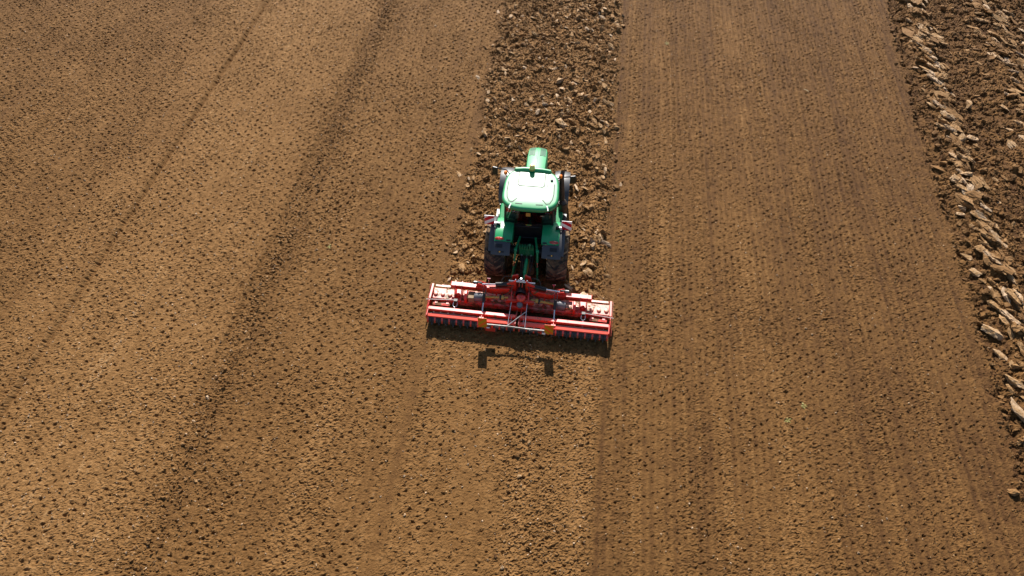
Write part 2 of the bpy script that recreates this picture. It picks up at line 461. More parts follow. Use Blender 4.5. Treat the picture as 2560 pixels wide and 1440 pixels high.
    dry = dry + f * 0.12 * np.exp(-((fx - 1.2) / 0.6) ** 2)
    return h, dry

def mesh_from_arrays(name, V, F, mat, attr=None, smooth=False):
    me = bpy.data.meshes.new(name)
    nv, nf, k = len(V), len(F), F.shape[1]
    me.vertices.add(nv)
    me.vertices.foreach_set('co', np.ascontiguousarray(V, np.float32).ravel())
    me.loops.add(nf * k)
    me.loops.foreach_set('vertex_index', np.ascontiguousarray(F, np.int32).ravel())
    me.polygons.add(nf)
    me.polygons.foreach_set('loop_start', np.arange(0, nf * k, k, dtype=np.int32))
    me.materials.append(mat)
    if attr is not None:
        at = me.attributes.new('dry', 'FLOAT', 'POINT')
        at.data.foreach_set('value', np.ascontiguousarray(attr, np.float32))
    me.update(calc_edges=True)
    me.polygons.foreach_set('use_smooth', np.full(nf, smooth, dtype=bool))
    o = bpy.data.objects.new(name, me)
    scn.collection.objects.link(o)
    return o

# ------------------------------------------------------------------ the field: one sheet, fine where the camera is near
def axis_steps(a, b, s0, s1):
    out = [a]
    while out[-1] < b:
        t = (out[-1] - a) / (b - a)
        out.append(out[-1] + s0 + (s1 - s0) * t)
    return np.array(out)

def build_field():
    ys = axis_steps(-11.0, 27.5, 0.027, 0.058)
    xs = np.arange(-33.0, 27.0, 0.034)
    far_y0 = np.array([-400, -150, -60, -30, -18, -13.0]); far_y1 = np.array([31, 40, 60, 120, 250, 600.0])
    far_x0 = np.array([-600, -250, -120, -70, -48, -38.0]); far_x1 = np.array([31, 40, 60, 110, 220, 600.0])
    ys = np.concatenate([far_y0, ys, far_y1]); xs = np.concatenate([far_x0, xs, far_x1])
    X, Y = np.meshgrid(xs, ys)
    nx, ny = len(xs), len(ys)
    x = X.ravel(); y = Y.ravel()
    h = np.zeros(len(x), np.float32); dr = np.full(len(x), 0.45, np.float32)
    # keep the full relief only inside the trapezoid the camera (and a step beside it) sees
    inside = (y > -11.2) & (y < 27.7) & (x > -14.5 - 0.60 * (y + 11.0) - 0.5) & (x < 17.5 + 0.28 * (y + 11.0)) & (x > -33.2) & (x < 27.2)
    hi, di = height(x[inside], y[inside])
    h[inside] = hi; dr[inside] = di
    idx = np.arange(nx * ny).reshape(ny, nx)
    F = np.stack([idx[:-1, :-1], idx[:-1, 1:], idx[1:, 1:], idx[1:, :-1]], -1).reshape(-1, 4)
    # merge the outside of the trapezoid into coarse cells: drop every fine cell that is wholly outside
    ins = inside.reshape(ny, nx)
    fine = (ins[:-1, :-1] | ins[1:, 1:] | ins[:-1, 1:] | ins[1:, :-1]).ravel()
    Ff = F[fine]
    V = np.stack([x, y, h], -1)
    used, inv = np.unique(Ff.ravel(), return_inverse=True)
    V1 = V[used]; d1 = dr[used]; F1 = inv.reshape(-1, 4)
    # coarse surround, a hand's breadth lower where it runs under the fine part
    cx = np.concatenate([[-600, -250, -120, -70, -48], np.arange(-38, 34.1, 1.0), [42, 60, 110, 220, 600]])
    cy = np.concatenate([[-400, -150, -60, -30, -18], np.arange(-14, 34.1, 1.0), [44, 60, 120, 250, 600]])
    CX, CY = np.meshgrid(cx, cy)
    cxr, cyr = CX.ravel(), CY.ravel()
    under = (cyr > -11.5) & (cyr < 28) & (cxr > -14.5 - 0.60 * (cyr + 11) - 1.0) & (cxr < 17.5 + 0.28 * (cyr + 11) + .5) & (cxr > -34) & (cxr < 28)
    cz = np.where(under, -0.6, -0.05)
    ci = np.arange(len(cxr)).reshape(len(cy), len(cx))
    CF = np.stack([ci[:-1, :-1], ci[:-1, 1:], ci[1:, 1:], ci[1:, :-1]], -1).reshape(-1, 4) + len(V1)
    V2 = np.concatenate([V1, np.stack([cxr, cyr, cz], -1)]); F2 = np.concatenate([F1, CF])
    d2 = np.concatenate([d1, np.full(len(cxr), 0.27)])
    o = mesh_from_arrays('field', V2, F2, M['soil'], d2)
    tag(o, 'brown tilled field with harrowed passes and a ploughed strip', 'field', kind='structure')
    return o
build_field()

# ------------------------------------------------------------------ clods
def chunk(seed, npts=16, sub=0, flat=1.0, long=1.0, rough=0.0):
    """an angular lump of earth: hull of scattered points, optionally refined and broken up"""
    rs = np.random.default_rng(seed)
    bm = bmesh.new()
    p = rs.normal(size=(npts, 3)); p /= np.linalg.norm(p, axis=1)[:, None]
    p *= rs.uniform(0.72, 1.05, (npts, 1)); p *= np.array([long, 1.0, flat])
    for q in p: bm.verts.new(q)
    bmesh.ops.convex_hull(bm, input=bm.verts)
    bmesh.ops.delete(bm, geom=[v for v in bm.verts if not v.link_faces], context='VERTS')
    if sub:
        bmesh.ops.subdivide_edges(bm, edges=bm.edges, cuts=sub, use_grid_fill=True)
        bmesh.ops.triangulate(bm, faces=bm.faces)
        co = np.array([v.co[:] for v in bm.verts])
        n = (fbm(co[:, 0] * 1.9 + seed, co[:, 1] * 1.9 + co[:, 2] * 1.5, seed, 4, 0.6) + 0.35 * gnoise(co[:, 0] * 7, co[:, 1] * 4 + co[:, 2] * 6 + seed, seed + 3))
        bm.normal_update()
        for v, k in zip(bm.verts, n): v.co += v.normal * float(k) * rough
    bmesh.ops.triangulate(bm, faces=bm.faces)
    bm.verts.index_update()
    V = np.array([v.co[:] for v in bm.verts], np.float32); F = np.array([[v.index for v in f.verts] for f in bm.faces], np.int32)
    bm.free()
    return V, F

def rot_mats(yaw, tilt, roll):
    cz, sz = np.cos(yaw), np.sin(yaw); cx, sx = np.cos(tilt), np.sin(tilt); cy, sy = np.cos(roll), np.sin(roll)
    o = np.zeros_like(cz); i = np.ones_like(cz)
    Rz = np.stack([np.stack([cz, -sz, o], -1), np.stack([sz, cz, o], -1), np.stack([o, o, i], -1)], -2)
    Rx = np.stack([np.stack([i, o, o], -1), np.stack([o, cx, -sx], -1), np.stack([o, sx, cx], -1)], -2)
    Ry = np.stack([np.stack([cy, o, sy], -1), np.stack([o, i, o], -1), np.stack([-sy, o, cy], -1)], -2)
    return Rz @ Rx @ Ry

def scatter(templates, pos, size, yaw, tilt, roll, dry):
    VV, FF, DD = [], [], []; off = 0
    which = rng.integers(0, len(templates), len(pos))
    for t, (V, F) in enumerate(templates):
        k = np.where(which == t)[0]
        if not len(k): continue
        Rm = rot_mats(yaw[k], tilt[k], roll[k])
        W = np.einsum('nij,vj->nvi', Rm, V) * size[k][:, None, None] + pos[k][:, None, :]
        VV.append(W.reshape(-1, 3)); FF.append((F[None] + (np.arange(len(k)) * len(V))[:, None, None] + off).reshape(-1, 3))
        DD.append(np.repeat(dry[k], len(V))); off += len(k) * len(V)
    return np.concatenate(VV), np.concatenate(FF), np.concatenate(DD)

def zone_points(n, x0, x1, y0, y1, w):
    x = rng.uniform(x0, x1, n); y = rng.uniform(y0, y1, n)
    k = w(x, y) > rng.uniform(0, 1, n)
    return x[k], y[k]

T_small = [chunk(i, 9) for i in range(10)]
T_mid = [chunk(20 + i, 13, 2, 0.80, 1.30, 0.24) for i in range(14)]
T_slice = [chunk(80 + i, 18, 4, 0.46, 2.1, 0.34) for i in range(12)]
T_slab = [chunk(50 + i, 14, 2, 0.36, 2.1, 0.24) for i in range(14)]

def clear_of_machine(x, y):
    """no loose clods where the tyres stand, in the roller or under the harrow"""
    t = ((np.abs(np.abs(x) - 1.06) < 0.42) & (y > 1.6) & (y < 6.6))
    hrw = (np.abs(x) < 3.15) & (y > -0.45) & (y < 1.25)
    return ~(t | hrw)

def build_clods():
    # lumps in the ploughed strip in front of and beside the tractor
    def ws(x, y): return zones(x + rng.normal(0, 0.17, len(x)), y)[0] * clear_of_machine(x, y)
    def wf(x, y): return zones(x + rng.normal(0, 0.15, len(x)), y)[1]
    parts = []
    for (n, lo, hi, T, d0) in ((34000, 0.014, 0.042, T_small, 0.50), (3200, 0.03, 0.085, T_mid, 0.50), (480, 0.07, 0.17, T_mid, 0.54), (1100, 0.04, 0.13, T_slab, 0.80)):
        x, y = zone_points(n, -3.6, 3.3, 0.6, 27, ws)
        m = len(x)
        s = lo + (hi - lo) * rng.uniform(0, 1, m) ** 1.8
        h, dr = height(x, y)
        slab = T is T_slab
        yaw = rng.uniform(0, 6.28, m) if not slab else R(115) + rng.normal(0, 0.5, m)
        if hi > 0.1: s = s * np.where(x > 0, 1.12, 0.9)
        parts.append(scatter(T, np.stack([x, y, h + s * 0.25], -1), s, yaw, rng.normal(0, 0.5, m), rng.normal(0, 0.4, m), d0 + rng.normal(0, 0.12, m)))
    def join(parts):
        off = 0; V = []; F = []; D = []
        for v, f, d in parts:
            V.append(v); F.append(f + off); D.append(d); off += len(v)
        return np.concatenate(V), np.concatenate(F), np.concatenate(D)
    V, F, D = join(parts)
    o = mesh_from_arrays('strip_clods', V, F, M['clod'], D, False)
    tag(o, 'rough brown clods covering the ploughed strip around the tractor', 'clods', kind='stuff')
    parts = []
    for (n, lo, hi, T, d0) in ((30000, 0.018, 0.055, T_small, 0.42), (5000, 0.045, 0.11, T_mid, 0.42), (900, 0.08, 0.17, T_mid, 0.46)):
        x, y = zone_points(n, 14, 27, -6, 27, wf)
        m = len(x)
        s = lo + (hi - lo) * rng.uniform(0, 1, m) ** 1.8
        h, dr = height(x, y)
        parts.append(scatter(T, np.stack([x, y, h + s * 0.25], -1), s, rng.uniform(0, 6.28, m), rng.normal(0, 0.5, m), rng.normal(0, 0.4, m), d0 + rng.normal(0, 0.13, m)))
    # long slices turned over by the plough share, lying along the furrow
    x, y = zone_points(2600, 14, 27, -6, 27, lambda x, y: wf(x, y) * np.clip(np.exp(-((x - furrow_edge(y) - 1.2) / 0.42) ** 2) + 0.85 * np.exp(-((x - furrow_edge(y) - 4.8) / 0.7) ** 2) + 0.04, 0, 1))
    m = len(x); s = 0.09 + 0.17 * rng.uniform(0, 1, m) ** 1.7
    h, dr = height(x, y)
    parts.append(scatter(T_slab, np.stack([x, y, h + s * 0.15], -1), s, R(120) + rng.normal(0, 0.22, m), rng.normal(0.15, 0.25, m), rng.normal(0, 0.15, m), 0.72 + rng.normal(0, 0.17, m)))
    # the slices themselves: two shingled rows, each piece leaning on the next
    xs, ys = [], []
    for off, step, sp in ((1.0, 0.30, 0.20), (1.55, 0.40, 0.25), (4.6, 0.36, 0.32), (5.3, 0.5, 0.35)):
        yy = np.arange(-7, 27, step); yy = yy + rng.normal(0, 0.12, len(yy))
        xs.append(furrow_edge(yy) + off + rng.normal(0, sp, len(yy))); ys.append(yy)
    x = np.concatenate(xs); y = np.concatenate(ys); m = len(x)
    s = 0.10 + 0.12 * rng.uniform(0, 1, m)
    h, dr = height(x, y)
    parts.append(scatter(T_slice, np.stack([x, y, h + s * 0.34], -1), s, R(122) + rng.normal(0, 0.22, m), rng.normal(0.34, 0.25, m), rng.normal(0.05, 0.15, m), 0.78 + rng.normal(0, 0.16, m)))
    V, F, D = join(parts)
    o = mesh_from_arrays('furrow_clods', V, F, M['clod'], D, False)
    tag(o, 'clods and pale turned slices filling the plough furrows at the right edge', 'clods', kind='stuff')
    # crumbs on the harrowed ground
    def ww(x, y):
        s, f = zones(x, y)
        b = 0.40 + 0.25 * np.exp(-((x + 8.3) / 1.2) ** 2) + 0.45 * ((x > 0.2) & (x < 2.8)) + 0.25 * gnoise(x / 0.8, y / 3, 77)
        return np.clip(b, 0.05, 1) * (1 - np.maximum(s, f)) * clear_of_machine(x, y) * ((x > -15 - 0.6 * (y + 11)) & (x < 17 + 0.2 * (y + 11)))
    x, y = zone_points(240000, -31, 20, -10.5, 27, ww)
    m = len(x); s = 0.011 + 0.032 * rng.uniform(0, 1, m) ** 2.6
    h, dr = height(x, y)
    crumbs = [scatter(T_small, np.stack([x, y, h + s * 0.2], -1), s, rng.uniform(0, 6.28, m), rng.normal(0, 0.4, m), rng.normal(0, 0.4, m), dr + 0.05 + rng.normal(0, 0.12, m) + 0.52 * (rng.uniform(0, 1, m) < 0.20))]  # some crumbs coloured paler to imitate bright sun highlights
    # lumpier trails: the overlap of two passes and the two lines behind the machine
    x, y = zone_points(26000, -11, 3.2, -10.5, 27, lambda x, y: (0.9 * np.exp(-((x + 8.95 + 0.2 * gnoise(y / 2.0, y * 0, 38)) / 0.38) ** 2) + 0.35 * np.exp(-((x - 0.6) / 0.3) ** 2) + 0.35 * np.exp(-((x - 2.35) / 0.25) ** 2) + 0.02) * (1 - zones(x, y)[0]) * clear_of_machine(x, y))
    m = len(x); s = 0.022 + 0.05 * rng.uniform(0, 1, m) ** 2.2
    h, dr = height(x, y)
    crumbs.append(scatter(T_mid, np.stack([x, y, h + s * 0.2], -1), s, rng.uniform(0, 6.28, m), rng.normal(0, 0.4, m), rng.normal(0, 0.4, m), dr + 0.04 + rng.normal(0, 0.12, m) + 0.3 * (rng.uniform(0, 1, m) < 0.12)))
    V, F, D = join(crumbs)
    o = mesh_from_arrays('soil_crumbs', V, F, M['clod'], D)
    tag(o, 'small loose crumbs of earth over the harrowed passes', 'crumbs', kind='stuff')
build_clods()

# ================================================================== tractor
TRX, TRY = 0.015, 2.70           # rear axle on the ground
tractor = empty('tractor', (TRX, TRY, 0.0), R(1.3))
tag(tractor, 'green tractor with a sunlit roof pulling a red harrow over brown soil', 'tractor')
RA, RR, RW = 0.95, 0.98, 0.70    # rear axle height, tyre radius, width
FY, FA, FR, FW = 3.05, 0.75, 0.77, 0.54

def wheel(name, x, y, z, rad, w, rim_r, nlug, parent, side):
    root = MB()
    # hub and axle stub
    root.tube((x - side * w * 0.45, y, z), (x + side * w * 0.10, y, z), 0.16, n=20)
    o = root.obj(name, 'steel_dark', parent)
    t = MB()
    sw = rad - rim_r
    prof = [(rim_r, -0.42 * w), (rim_r + 0.25 * sw, -0.49 * w), (rim_r + 0.65 * sw, -0.50 * w), (rad - 0.075, -0.44 * w), (rad - 0.045, -0.30 * w), (rad - 0.038, 0),
            (rad - 0.045, 0.30 * w), (rad - 0.075, 0.44 * w), (rim_r + 0.65 * sw, 0.50 * w), (rim_r + 0.25 * sw, 0.49 * w), (rim_r, 0.42 * w)]
    t.lathe(prof, (x, y, z), (1, 0, 0), n=56)
    t.mi = 1
    # chevron lugs
    for s in (-1, 1):
        for k in range(nlug):
            a0 = 2 * math.pi * (k + (0.5 if s > 0 else 0)) / nlug
            n = 4; pts = []
            for i in range(n + 1):
                f = i / n
                aa = a0 - 0.30 * f * (1 if rad > 0.9 else 0.9) * 1.0
                xx = s * (0.02 + 0.475 * f) * w
                rr = rad - 0.012 - (0.05 * max(0, f - 0.75) / 0.25)
                pts.append((xx, aa, rr))
            th = 0.030 / rad
            vs = []
            for xx, aa, rr in pts:
                for da, rj in ((-th * 1.3, rad - 0.07), (-th, rr), (th, rr), (th * 1.3, rad - 0.07)):
                    vs.append((x + xx, y + math.cos(aa + da) * rj, z + math.sin(aa + da) * rj))
            fs = []
            for i in range(n):
                for j in range(3):
                    a = i * 4 + j
                    fs.append((a, a + 1, a + 5, a + 4))
            fs += [(0, 1, 2, 3), (n * 4 + 3, n * 4 + 2, n * 4 + 1, n * 4)]
            t.add(vs, fs)
    t.obj('tyre', ['rubber', 'lug'], o, smooth=40)
    r = MB()
    r.lathe([(rim_r, -0.42 * w), (rim_r + 0.015, -0.40 * w), (rim_r - 0.06, -0.30 * w), (rim_r - 0.09, 0.05 * w), (rim_r - 0.06, 0.30 * w), (rim_r + 0.015, 0.40 * w), (rim_r, 0.42 * w)], (x, y, z), (1, 0, 0), n=40)
    r.lathe([(rim_r - 0.07, side * 0.02 * w), (0.24, side * 0.10 * w), (0.22, side * 0.16 * w), (0.0, side * 0.16 * w)], (x, y, z), (1, 0, 0), n=40)
    r.obj('rim', 'rim', o)
    return o

for sd in (-1, 1):
    wheel('rear_wheel', sd * 1.05, 0, RA, RR, RW, 0.53, 19, tractor, sd)
    wheel('front_wheel', sd * 0.98, FY, FA, FR, FW, 0.40, 17, tractor, sd)

# chassis: transmission, axles, front bolster
b = MB()
b.box((0, 0.9, 0.90), (0.52, 2.3, 0.55))
b.box((0, -0.12, 0.98), (0.46, 0.42, 0.55))
b.tube((-0.95, 0, RA), (0.95, 0, RA), 0.16, n=18)
b.box((0, FY, 0.72), (1.5, 0.22, 0.20))
b.box((0, 2.9, 0.95), (0.46, 2.1, 0.40))
b.box((0, 4.25, 0.95), (0.5, 0.55, 0.32))
b.obj('chassis', 'steel_dark', tractor, bevel=0.03)

# bonnet: swept outline, dropping to the nose
def hood_sec(t):
    y = 2.05 + t * (4.60 - 2.05)
    hw = np.interp(t, [0, 0.35, 0.7, 0.92, 1.0], [0.35, 0.365, 0.385, 0.37, 0.325])
    zt = np.interp(t, [0, 0.3, 0.6, 0.85, 0.95, 1.0], [2.02, 1.98, 1.90, 1.79, 1.71, 1.60])
    return y, hw, zt
b = MB(); NS = 15; prof = [(-1.0, -0.82), (-1.02, -0.45), (-0.98, -0.16), (-0.88, -0.05), (-0.55, -0.012), (-0.06, 0.0), (-0.045, 0.016), (0.045, 0.016), (0.06, 0.0), (0.55, -0.012), (0.88, -0.05), (0.98, -0.16), (1.02, -0.45), (1.0, -0.82)]
rows = []
for i in range(NS):
    y, hw, zt = hood_sec(i / (NS - 1))
    rows.append([(px * hw, y, zt + pz) for px, pz in prof])
n = len(prof)
vs = [p for r in rows for p in r]
fs = [(i * n + j, i * n + j + 1, (i + 1) * n + j + 1, (i + 1) * n + j) for i in range(NS - 1) for j in range(n - 1)]
fs.append([(NS - 1) * n + j for j in range(n)]); fs.append([j for j in reversed(range(n))])
b.add(vs, fs)
hood = b.obj('bonnet', 'bonnet', tractor, smooth=40)
for sd in (-1, 1):                   # air screens let into the top of the nose
    g = MB()
    pts = []
    for t in np.linspace(0.72, 0.965, 14):
        y, hw, zt = hood_sec(t)
        pts.append(((sd * 0.09 * hw / 0.36, y, zt + 0.010), (sd * 0.45 * hw, y, zt - 0.003), (sd * 0.80 * hw, y, zt - 0.030)))
    vs = [p for q in pts for p in q]
    g.add(vs, [(3 * i + j, 3 * i + j + 1, 3 * i + j + 4, 3 * i + j + 3) for i in range(len(pts) - 1) for j in range(2)])
    g.obj('air_screen', 'mesh_green', hood, smooth=0)
b = MB()
b.box((0, 4.59, 1.25), (0.52, 0.04, 0.50))
b.obj('grille', 'black', hood, bevel=0.01)
for sd in (-1, 1):
    b = MB(); b.box((sd * 0.22, 4.615, 1.42), (0.14, 0.03, 0.10)); b.obj('headlight', 'chrome', hood, bevel=0.01)

# front mudguards: curved grey plastic shells
def arc_shell(mb, x0, x1, yc, zc, r, a0, a1, n, thick, lip=0.0, crown=0.03):
    """a strip bent round the axle; angles in degrees measured from +Y (forward) upwards"""
    m = 5; vs = []
    for side in (0, 1):
        for i in range(n + 1):
            a = R(a0 + (a1 - a0) * i / n)
            for j in range(m):
                f = j / (m - 1)
                rr = r - side * thick - crown * (2 * f - 1) ** 4
                vs.append((x0 + (x1 - x0) * f, yc + math.cos(a) * rr, zc + math.sin(a) * rr))
    N = (n + 1) * m; fs = []
    for i in range(n):
        for j in range(m - 1):
            a = i * m + j
            fs.append((a, a + 1, a + m + 1, a + m)); fs.append((N + a, N + a + m, N + a + m + 1, N + a + 1))
        fs.append((i * m, (i + 1) * m, N + (i + 1) * m, N + i * m))
        fs.append((i * m + m - 1, N + i * m + m - 1, N + (i + 1) * m + m - 1, (i + 1) * m + m - 1))
    for j in range(m - 1):
        fs.append((j, N + j, N + j + 1, j + 1)); fs.append((n * m + j, n * m + j + 1, N + n * m + j + 1, N + n * m + j))
    mb.add(vs, fs)
for sd in (-1, 1):
    b = MB()
    arc_shell(b, sd * 0.72, sd * 1.27, FY, FA, FR + 0.10, 38, 168, 18, 0.02)
    o = b.obj('front_mudguard', 'fender', tractor, smooth=50)
    b = MB(); b.path([(sd * 0.95, FY, FA + 0.87), (sd * 0.66, FY, FA + 0.80), (sd * 0.62, FY, FA + 0.1)], 0.025, 8); b.obj('bracket', 'black', o)

# rear mudguards: green body beside the cab, grey skirt over the tyre
for sd in (-1, 1):
    rF = RR + 0.12
    b = MB()
    arc_shell(b, sd * 0.50, sd * 1.06, 0, RA, rF + 0.02, 62, 119, 16, 0.05, crown=0.02)
    # cheek plate joining the guard to the cab floor
    poly = [(math.cos(R(a)) * (rF + 0.0), RA + math.sin(R(a)) * (rF + 0.0)) for a in range(62, 120, 6)] + [(-0.20, 1.45), (0.55, 1.45)]
    b.prism(poly, 0, sd * 0.485, sd * 0.515)
    mud = b.obj('rear_mudguard', 'green', tractor, smooth=40)
    b = MB()
    arc_shell(b, sd * 1.0605, sd * 1.25, 0, RA, rF, 48, 137, 22, 0.02, crown=0.03)
    b.obj('skirt', 'fender', mud, smooth=50)
    b = MB()
    arc_shell(b, sd * 0.53, sd * 1.16, 0, RA, rF + 0.012, 119.6, 143, 8, 0.03, crown=0.05)
    fl = b.obj('rear_flap', 'fender', mud, smooth=50)
    def onarc(a, x, r): return (x, math.cos(R(a)) * r, RA + math.sin(R(a)) * r)
    # tail light: long oval lens
    a = 114.5; c = Vector(onarc(a, sd * 0.90, rF + 0.028)); nrm = Vector((0, math.cos(R(a)), math.sin(R(a)))); tg = Vector((0, -math.sin(R(a)), math.cos(R(a))))
    l = MB(); ring = 20; vs = []
    for k_, (sc, hgt) in enumerate(((1.0, -0.02), (0.95, 0.015), (0.6, 0.03))):
        for k in range(ring):
            t = 2 * math.pi * k / ring
            vs.append(c + Vector((1, 0, 0)) * math.cos(t) * 0.155 * sc + tg * math.sin(t) * 0.055 * sc + nrm * hgt)
    fs = [(i * ring + k, i * ring + (k + 1) % ring, (i + 1) * ring + (k + 1) % ring, (i + 1) * ring + k) for i in range(2) for k in range(ring)] + [[2 * ring + k for k in range(ring)]]
    l.add(vs, fs); l.obj('tail_light', 'tail', mud)
    l = MB(); l.box(onarc(116.5, sd * 0.60, rF + 0.02), (0.14, 0.05, 0.012), (R(116.5 - 90), 0, 0)); l.obj('vent', 'black', mud)
    l = MB(); l.box(onarc(137, sd * 0.82, rF + 0.012), (0.20, 0.05, 0.02), (R(137 - 90), 0, 0)); l.obj('lamp_bar', 'black', fl, bevel=0.004)
    l = MB(); l.tube(onarc(137, sd * 0.86, rF + 0.01), onarc(137, sd * 0.86, rF + 0.034), 0.024, n=14); l.obj('marker_light', 'yellow_lamp', fl)
    l = MB(); l.box(onarc(127, sd * 0.90, rF + 0.010), (0.24, 0.13, 0.015), (R(127 - 90), 0, 0)); l.obj('number_panel', 'black', fl, bevel=0.006)

# cab: floor, pillars, frames
b = MB()
b.box((0, 1.0, 1.32), (0.98, 1.75, 0.30))
b.box((0, 0.30, 1.93), (1.62, 0.09, 0.20))              # sill below the rear window
b.box((0, 0.30, 1.60), (0.96, 0.16, 0.62))
TOP = 2.84
pill = {'rear': ((0.80, 0.27, 1.95), (0.78, 0.34, TOP)), 'mid': ((0.86, 0.95, 1.45), (0.82, 0.95, TOP)), 'front': ((0.62, 1.95, 1.50), (0.60, 1.72, TOP))}
for sd in (-1, 1):
    for nme, (p, q) in pill.items():
        b.bar((sd * p[0], p[1], p[2]), (sd * q[0], q[1], q[2]), 0.07, 0.09, up=(0, 1, 0))
    b.bar((sd * 0.80, 0.27, 1.98), (sd * 0.86, 0.95, 1.88), 0.07, 0.09)
    b.bar((sd * 0.86, 0.95, 1.50), (sd * 0.62, 1.95, 1.50), 0.08, 0.12)
    b.bar((sd * 0.78, 0.34, TOP - 0.02), (sd * 0.82, 0.95, TOP - 0.02), 0.08, 0.08)
    b.bar((sd * 0.82, 0.95, TOP - 0.02), (sd * 0.60, 1.72, TOP - 0.02), 0.08, 0.08)
b.box((0, 0.33, TOP - 0.02), (1.50, 0.07, 0.08)); b.box((0, 1.72, TOP - 0.02), (1.2, 0.07, 0.08))
b.box((0, 1.95, 1.62), (1.22, 0.08, 0.35))
cab = b.obj('cab_frame', 'black', tractor, bevel=0.015)
def pane(name, corners, mat='glass', bulge=None):
    g = MB(); g.add(corners, [(0, 1, 2, 3)])
    return g.obj(name, mat, cab, smooth=0, recalc=False)
# curved rear window: three facets bowed backwards
g = MB(); nn = 10; vs = []
for i in range(nn + 1):
    f = i / nn * 2 - 1
    vs.append((f * 0.765, 0.245 - 0.045 * (1 - f * f), 2.03)); vs.append((f * 0.75, 0.32 - 0.045 * (1 - f * f), TOP - 0.05))
g.add(vs, [(2 * i, 2 * i + 2, 2 * i + 3, 2 * i + 1) for i in range(nn)])
rw = g.obj('rear_window', 'glass', cab, smooth=60, recalc=False)
for sd in (-1, 1):
    pane('side_window', [(sd * 0.815, 0.33, 2.02), (sd * 0.865, 0.91, 1.92), (sd * 0.825, 0.91, TOP - 0.07), (sd * 0.795, 0.39, TOP - 0.07)])
    pane('door_window', [(sd * 0.865, 0.99, 1.57), (sd * 0.63, 1.90, 1.57), (sd * 0.61, 1.68, TOP - 0.07), (sd * 0.825, 0.99, TOP - 0.07)])
pane('windscreen', [(0.58, 1.93, 1.82), (-0.58, 1.93, 1.82), (-0.56, 1.71, TOP - 0.07), (0.56, 1.71, TOP - 0.07)])
b = MB(); b.box((-0.02, 0.198, 2.50), (0.15, 0.006, 0.16)); b.obj('sticker', paint('orange_sticker', (0.55, 0.26, 0.05), 0.6), rw)
# oval yellow and green badge on the sill
b = MB()
for k_, (sx, sz, dy, mi) in enumerate(((0.10, 0.036, -0.012, 0), (0.060, 0.018, -0.016, 1))):
    b.mi = mi
    vs = [(math.cos(2 * math.pi * k / 20) * sx, 0.25 + d, 1.965 + math.sin(2 * math.pi * k / 20) * sz) for d in (0.0, dy) for k in range(20)]
    b.add(vs, [[20 + k for k in range(20)]] + [(k, (k + 1) % 20, 20 + (k + 1) % 20, 20 + k) for k in range(20)])
b.obj('badge', ['yellow', 'green'], cab)
b = MB(); b.box((0, 1.05, 1.482), (1.30, 1.60, 0.02)); b.obj('floor_glint_cover', paint('floor_glint_cover', (0.02, 0.018, 0.016), 0.95, spec=0.0), cab)  # matte sheet added over the cab floor to hide its sun glint
b = MB(); b.box((0, 0.45, 1.92), (1.30, 0.22, 0.02)); b.obj('shelf_glint_cover', paint('shelf_glint_cover', (0.03, 0.028, 0.026), 0.95, spec=0.0), cab)  # second matte sheet, added behind the seat against the sun glint
# inside: seat, console, steering wheel
b = MB()
b.box((0, 0.86, 1.82), (0.50, 0.50, 0.14)); b.obj('seat', 'seat', cab, bevel=0.05)
b = MB(); b.box((0, 0.60, 2.18), (0.48, 0.13, 0.66), (R(8), 0, 0)); b.obj('backrest', 'seat', cab, bevel=0.05)
b = MB(); b.box((0.42, 0.95, 1.85), (0.16, 0.75, 0.30)); b.obj('console', 'reflected_brown', cab, bevel=0.03)
b = MB(); b.box((-0.42, 0.8, 1.75), (0.14, 0.5, 0.2)); b.obj('storage_box', 'reflected_brown', cab, bevel=0.03)
b = MB(); b.box((0, 1.70, 1.85), (0.5, 0.22, 0.42), (R(-15), 0, 0)); b.obj('dashboard', 'interior', cab, bevel=0.04)
b = MB()
b.lathe([(0.20 + 0.018 * math.cos(t), 0.018 * math.sin(t)) for t in [2 * math.pi * i / 8 for i in range(9)]], (0, 1.42, 2.12), (0, -0.5, 0.85), n=28)
for a in (30, 150, 270):
    b.bar((0, 1.42, 2.12), (0.2 * math.cos(R(a)), 1.42 + 0.17 * math.sin(R(a)), 2.12 + 0.10 * math.sin(R(a))), 0.03, 0.012)
b.obj('steering_wheel', 'black', cab)

# roof: domed shell with rounded plan, rim, hatch and seams
RXc, RYc = 0.01, 0.82
def roof_plan(t, k):
    """k=1 outline of the roof at angle t: superellipse, wider behind the middle"""
    c, s = math.cos(t), math.sin(t)
    e = 2 / 4.6
    x = math.copysign(abs(c) ** e, c); y = math.copysign(abs(s) ** e, s)
    w = 0.930 - 0.085 * max(0.0, y) ** 1.5 - 0.10 * max(0.0, -y) ** 4
    l = 0.93 if y > 0 else 0.78
    yy = y * l + (-0.05 * (1 - min(1, abs(x)) ** 2) if y < -0.2 else 0.0)
    return RXc + x * w * k, RYc + yy * k
def roof_z(x, y):
    u = (y - RYc) / 0.95
    base = 3.06 - 0.040 * (0.35 - u) * 0.95 - 0.012 * u * u - 0.16 * max(0, -u - 0.5) ** 1.8
    return base - 0.022 * ((x - RXc) / 0.9) ** 2
b = MB(); NT = 72
rings = [(0.985, -0.15), (1.0, -0.11), (1.0, -0.075), (0.988, -0.035), (0.965, -0.012), (0.94, -0.003), (0.91, 0.0), (0.70, 0.0), (0.5, 0.0), (0.3, 0.0), (0.12, 0.0)]
for k, dz in rings:
    for i in range(NT):
        x, y = roof_plan(2 * math.pi * (i + 0.5) / NT, k)
        b.v.append((x, y, roof_z(x, y) + dz))
for r_ in range(len(rings) - 1):
    for i in range(NT):
        a = r_ * NT + i; c_ = r_ * NT + (i + 1) % NT
        b.f.append([a, c_, c_ + NT, a + NT]); b.m.append(0)
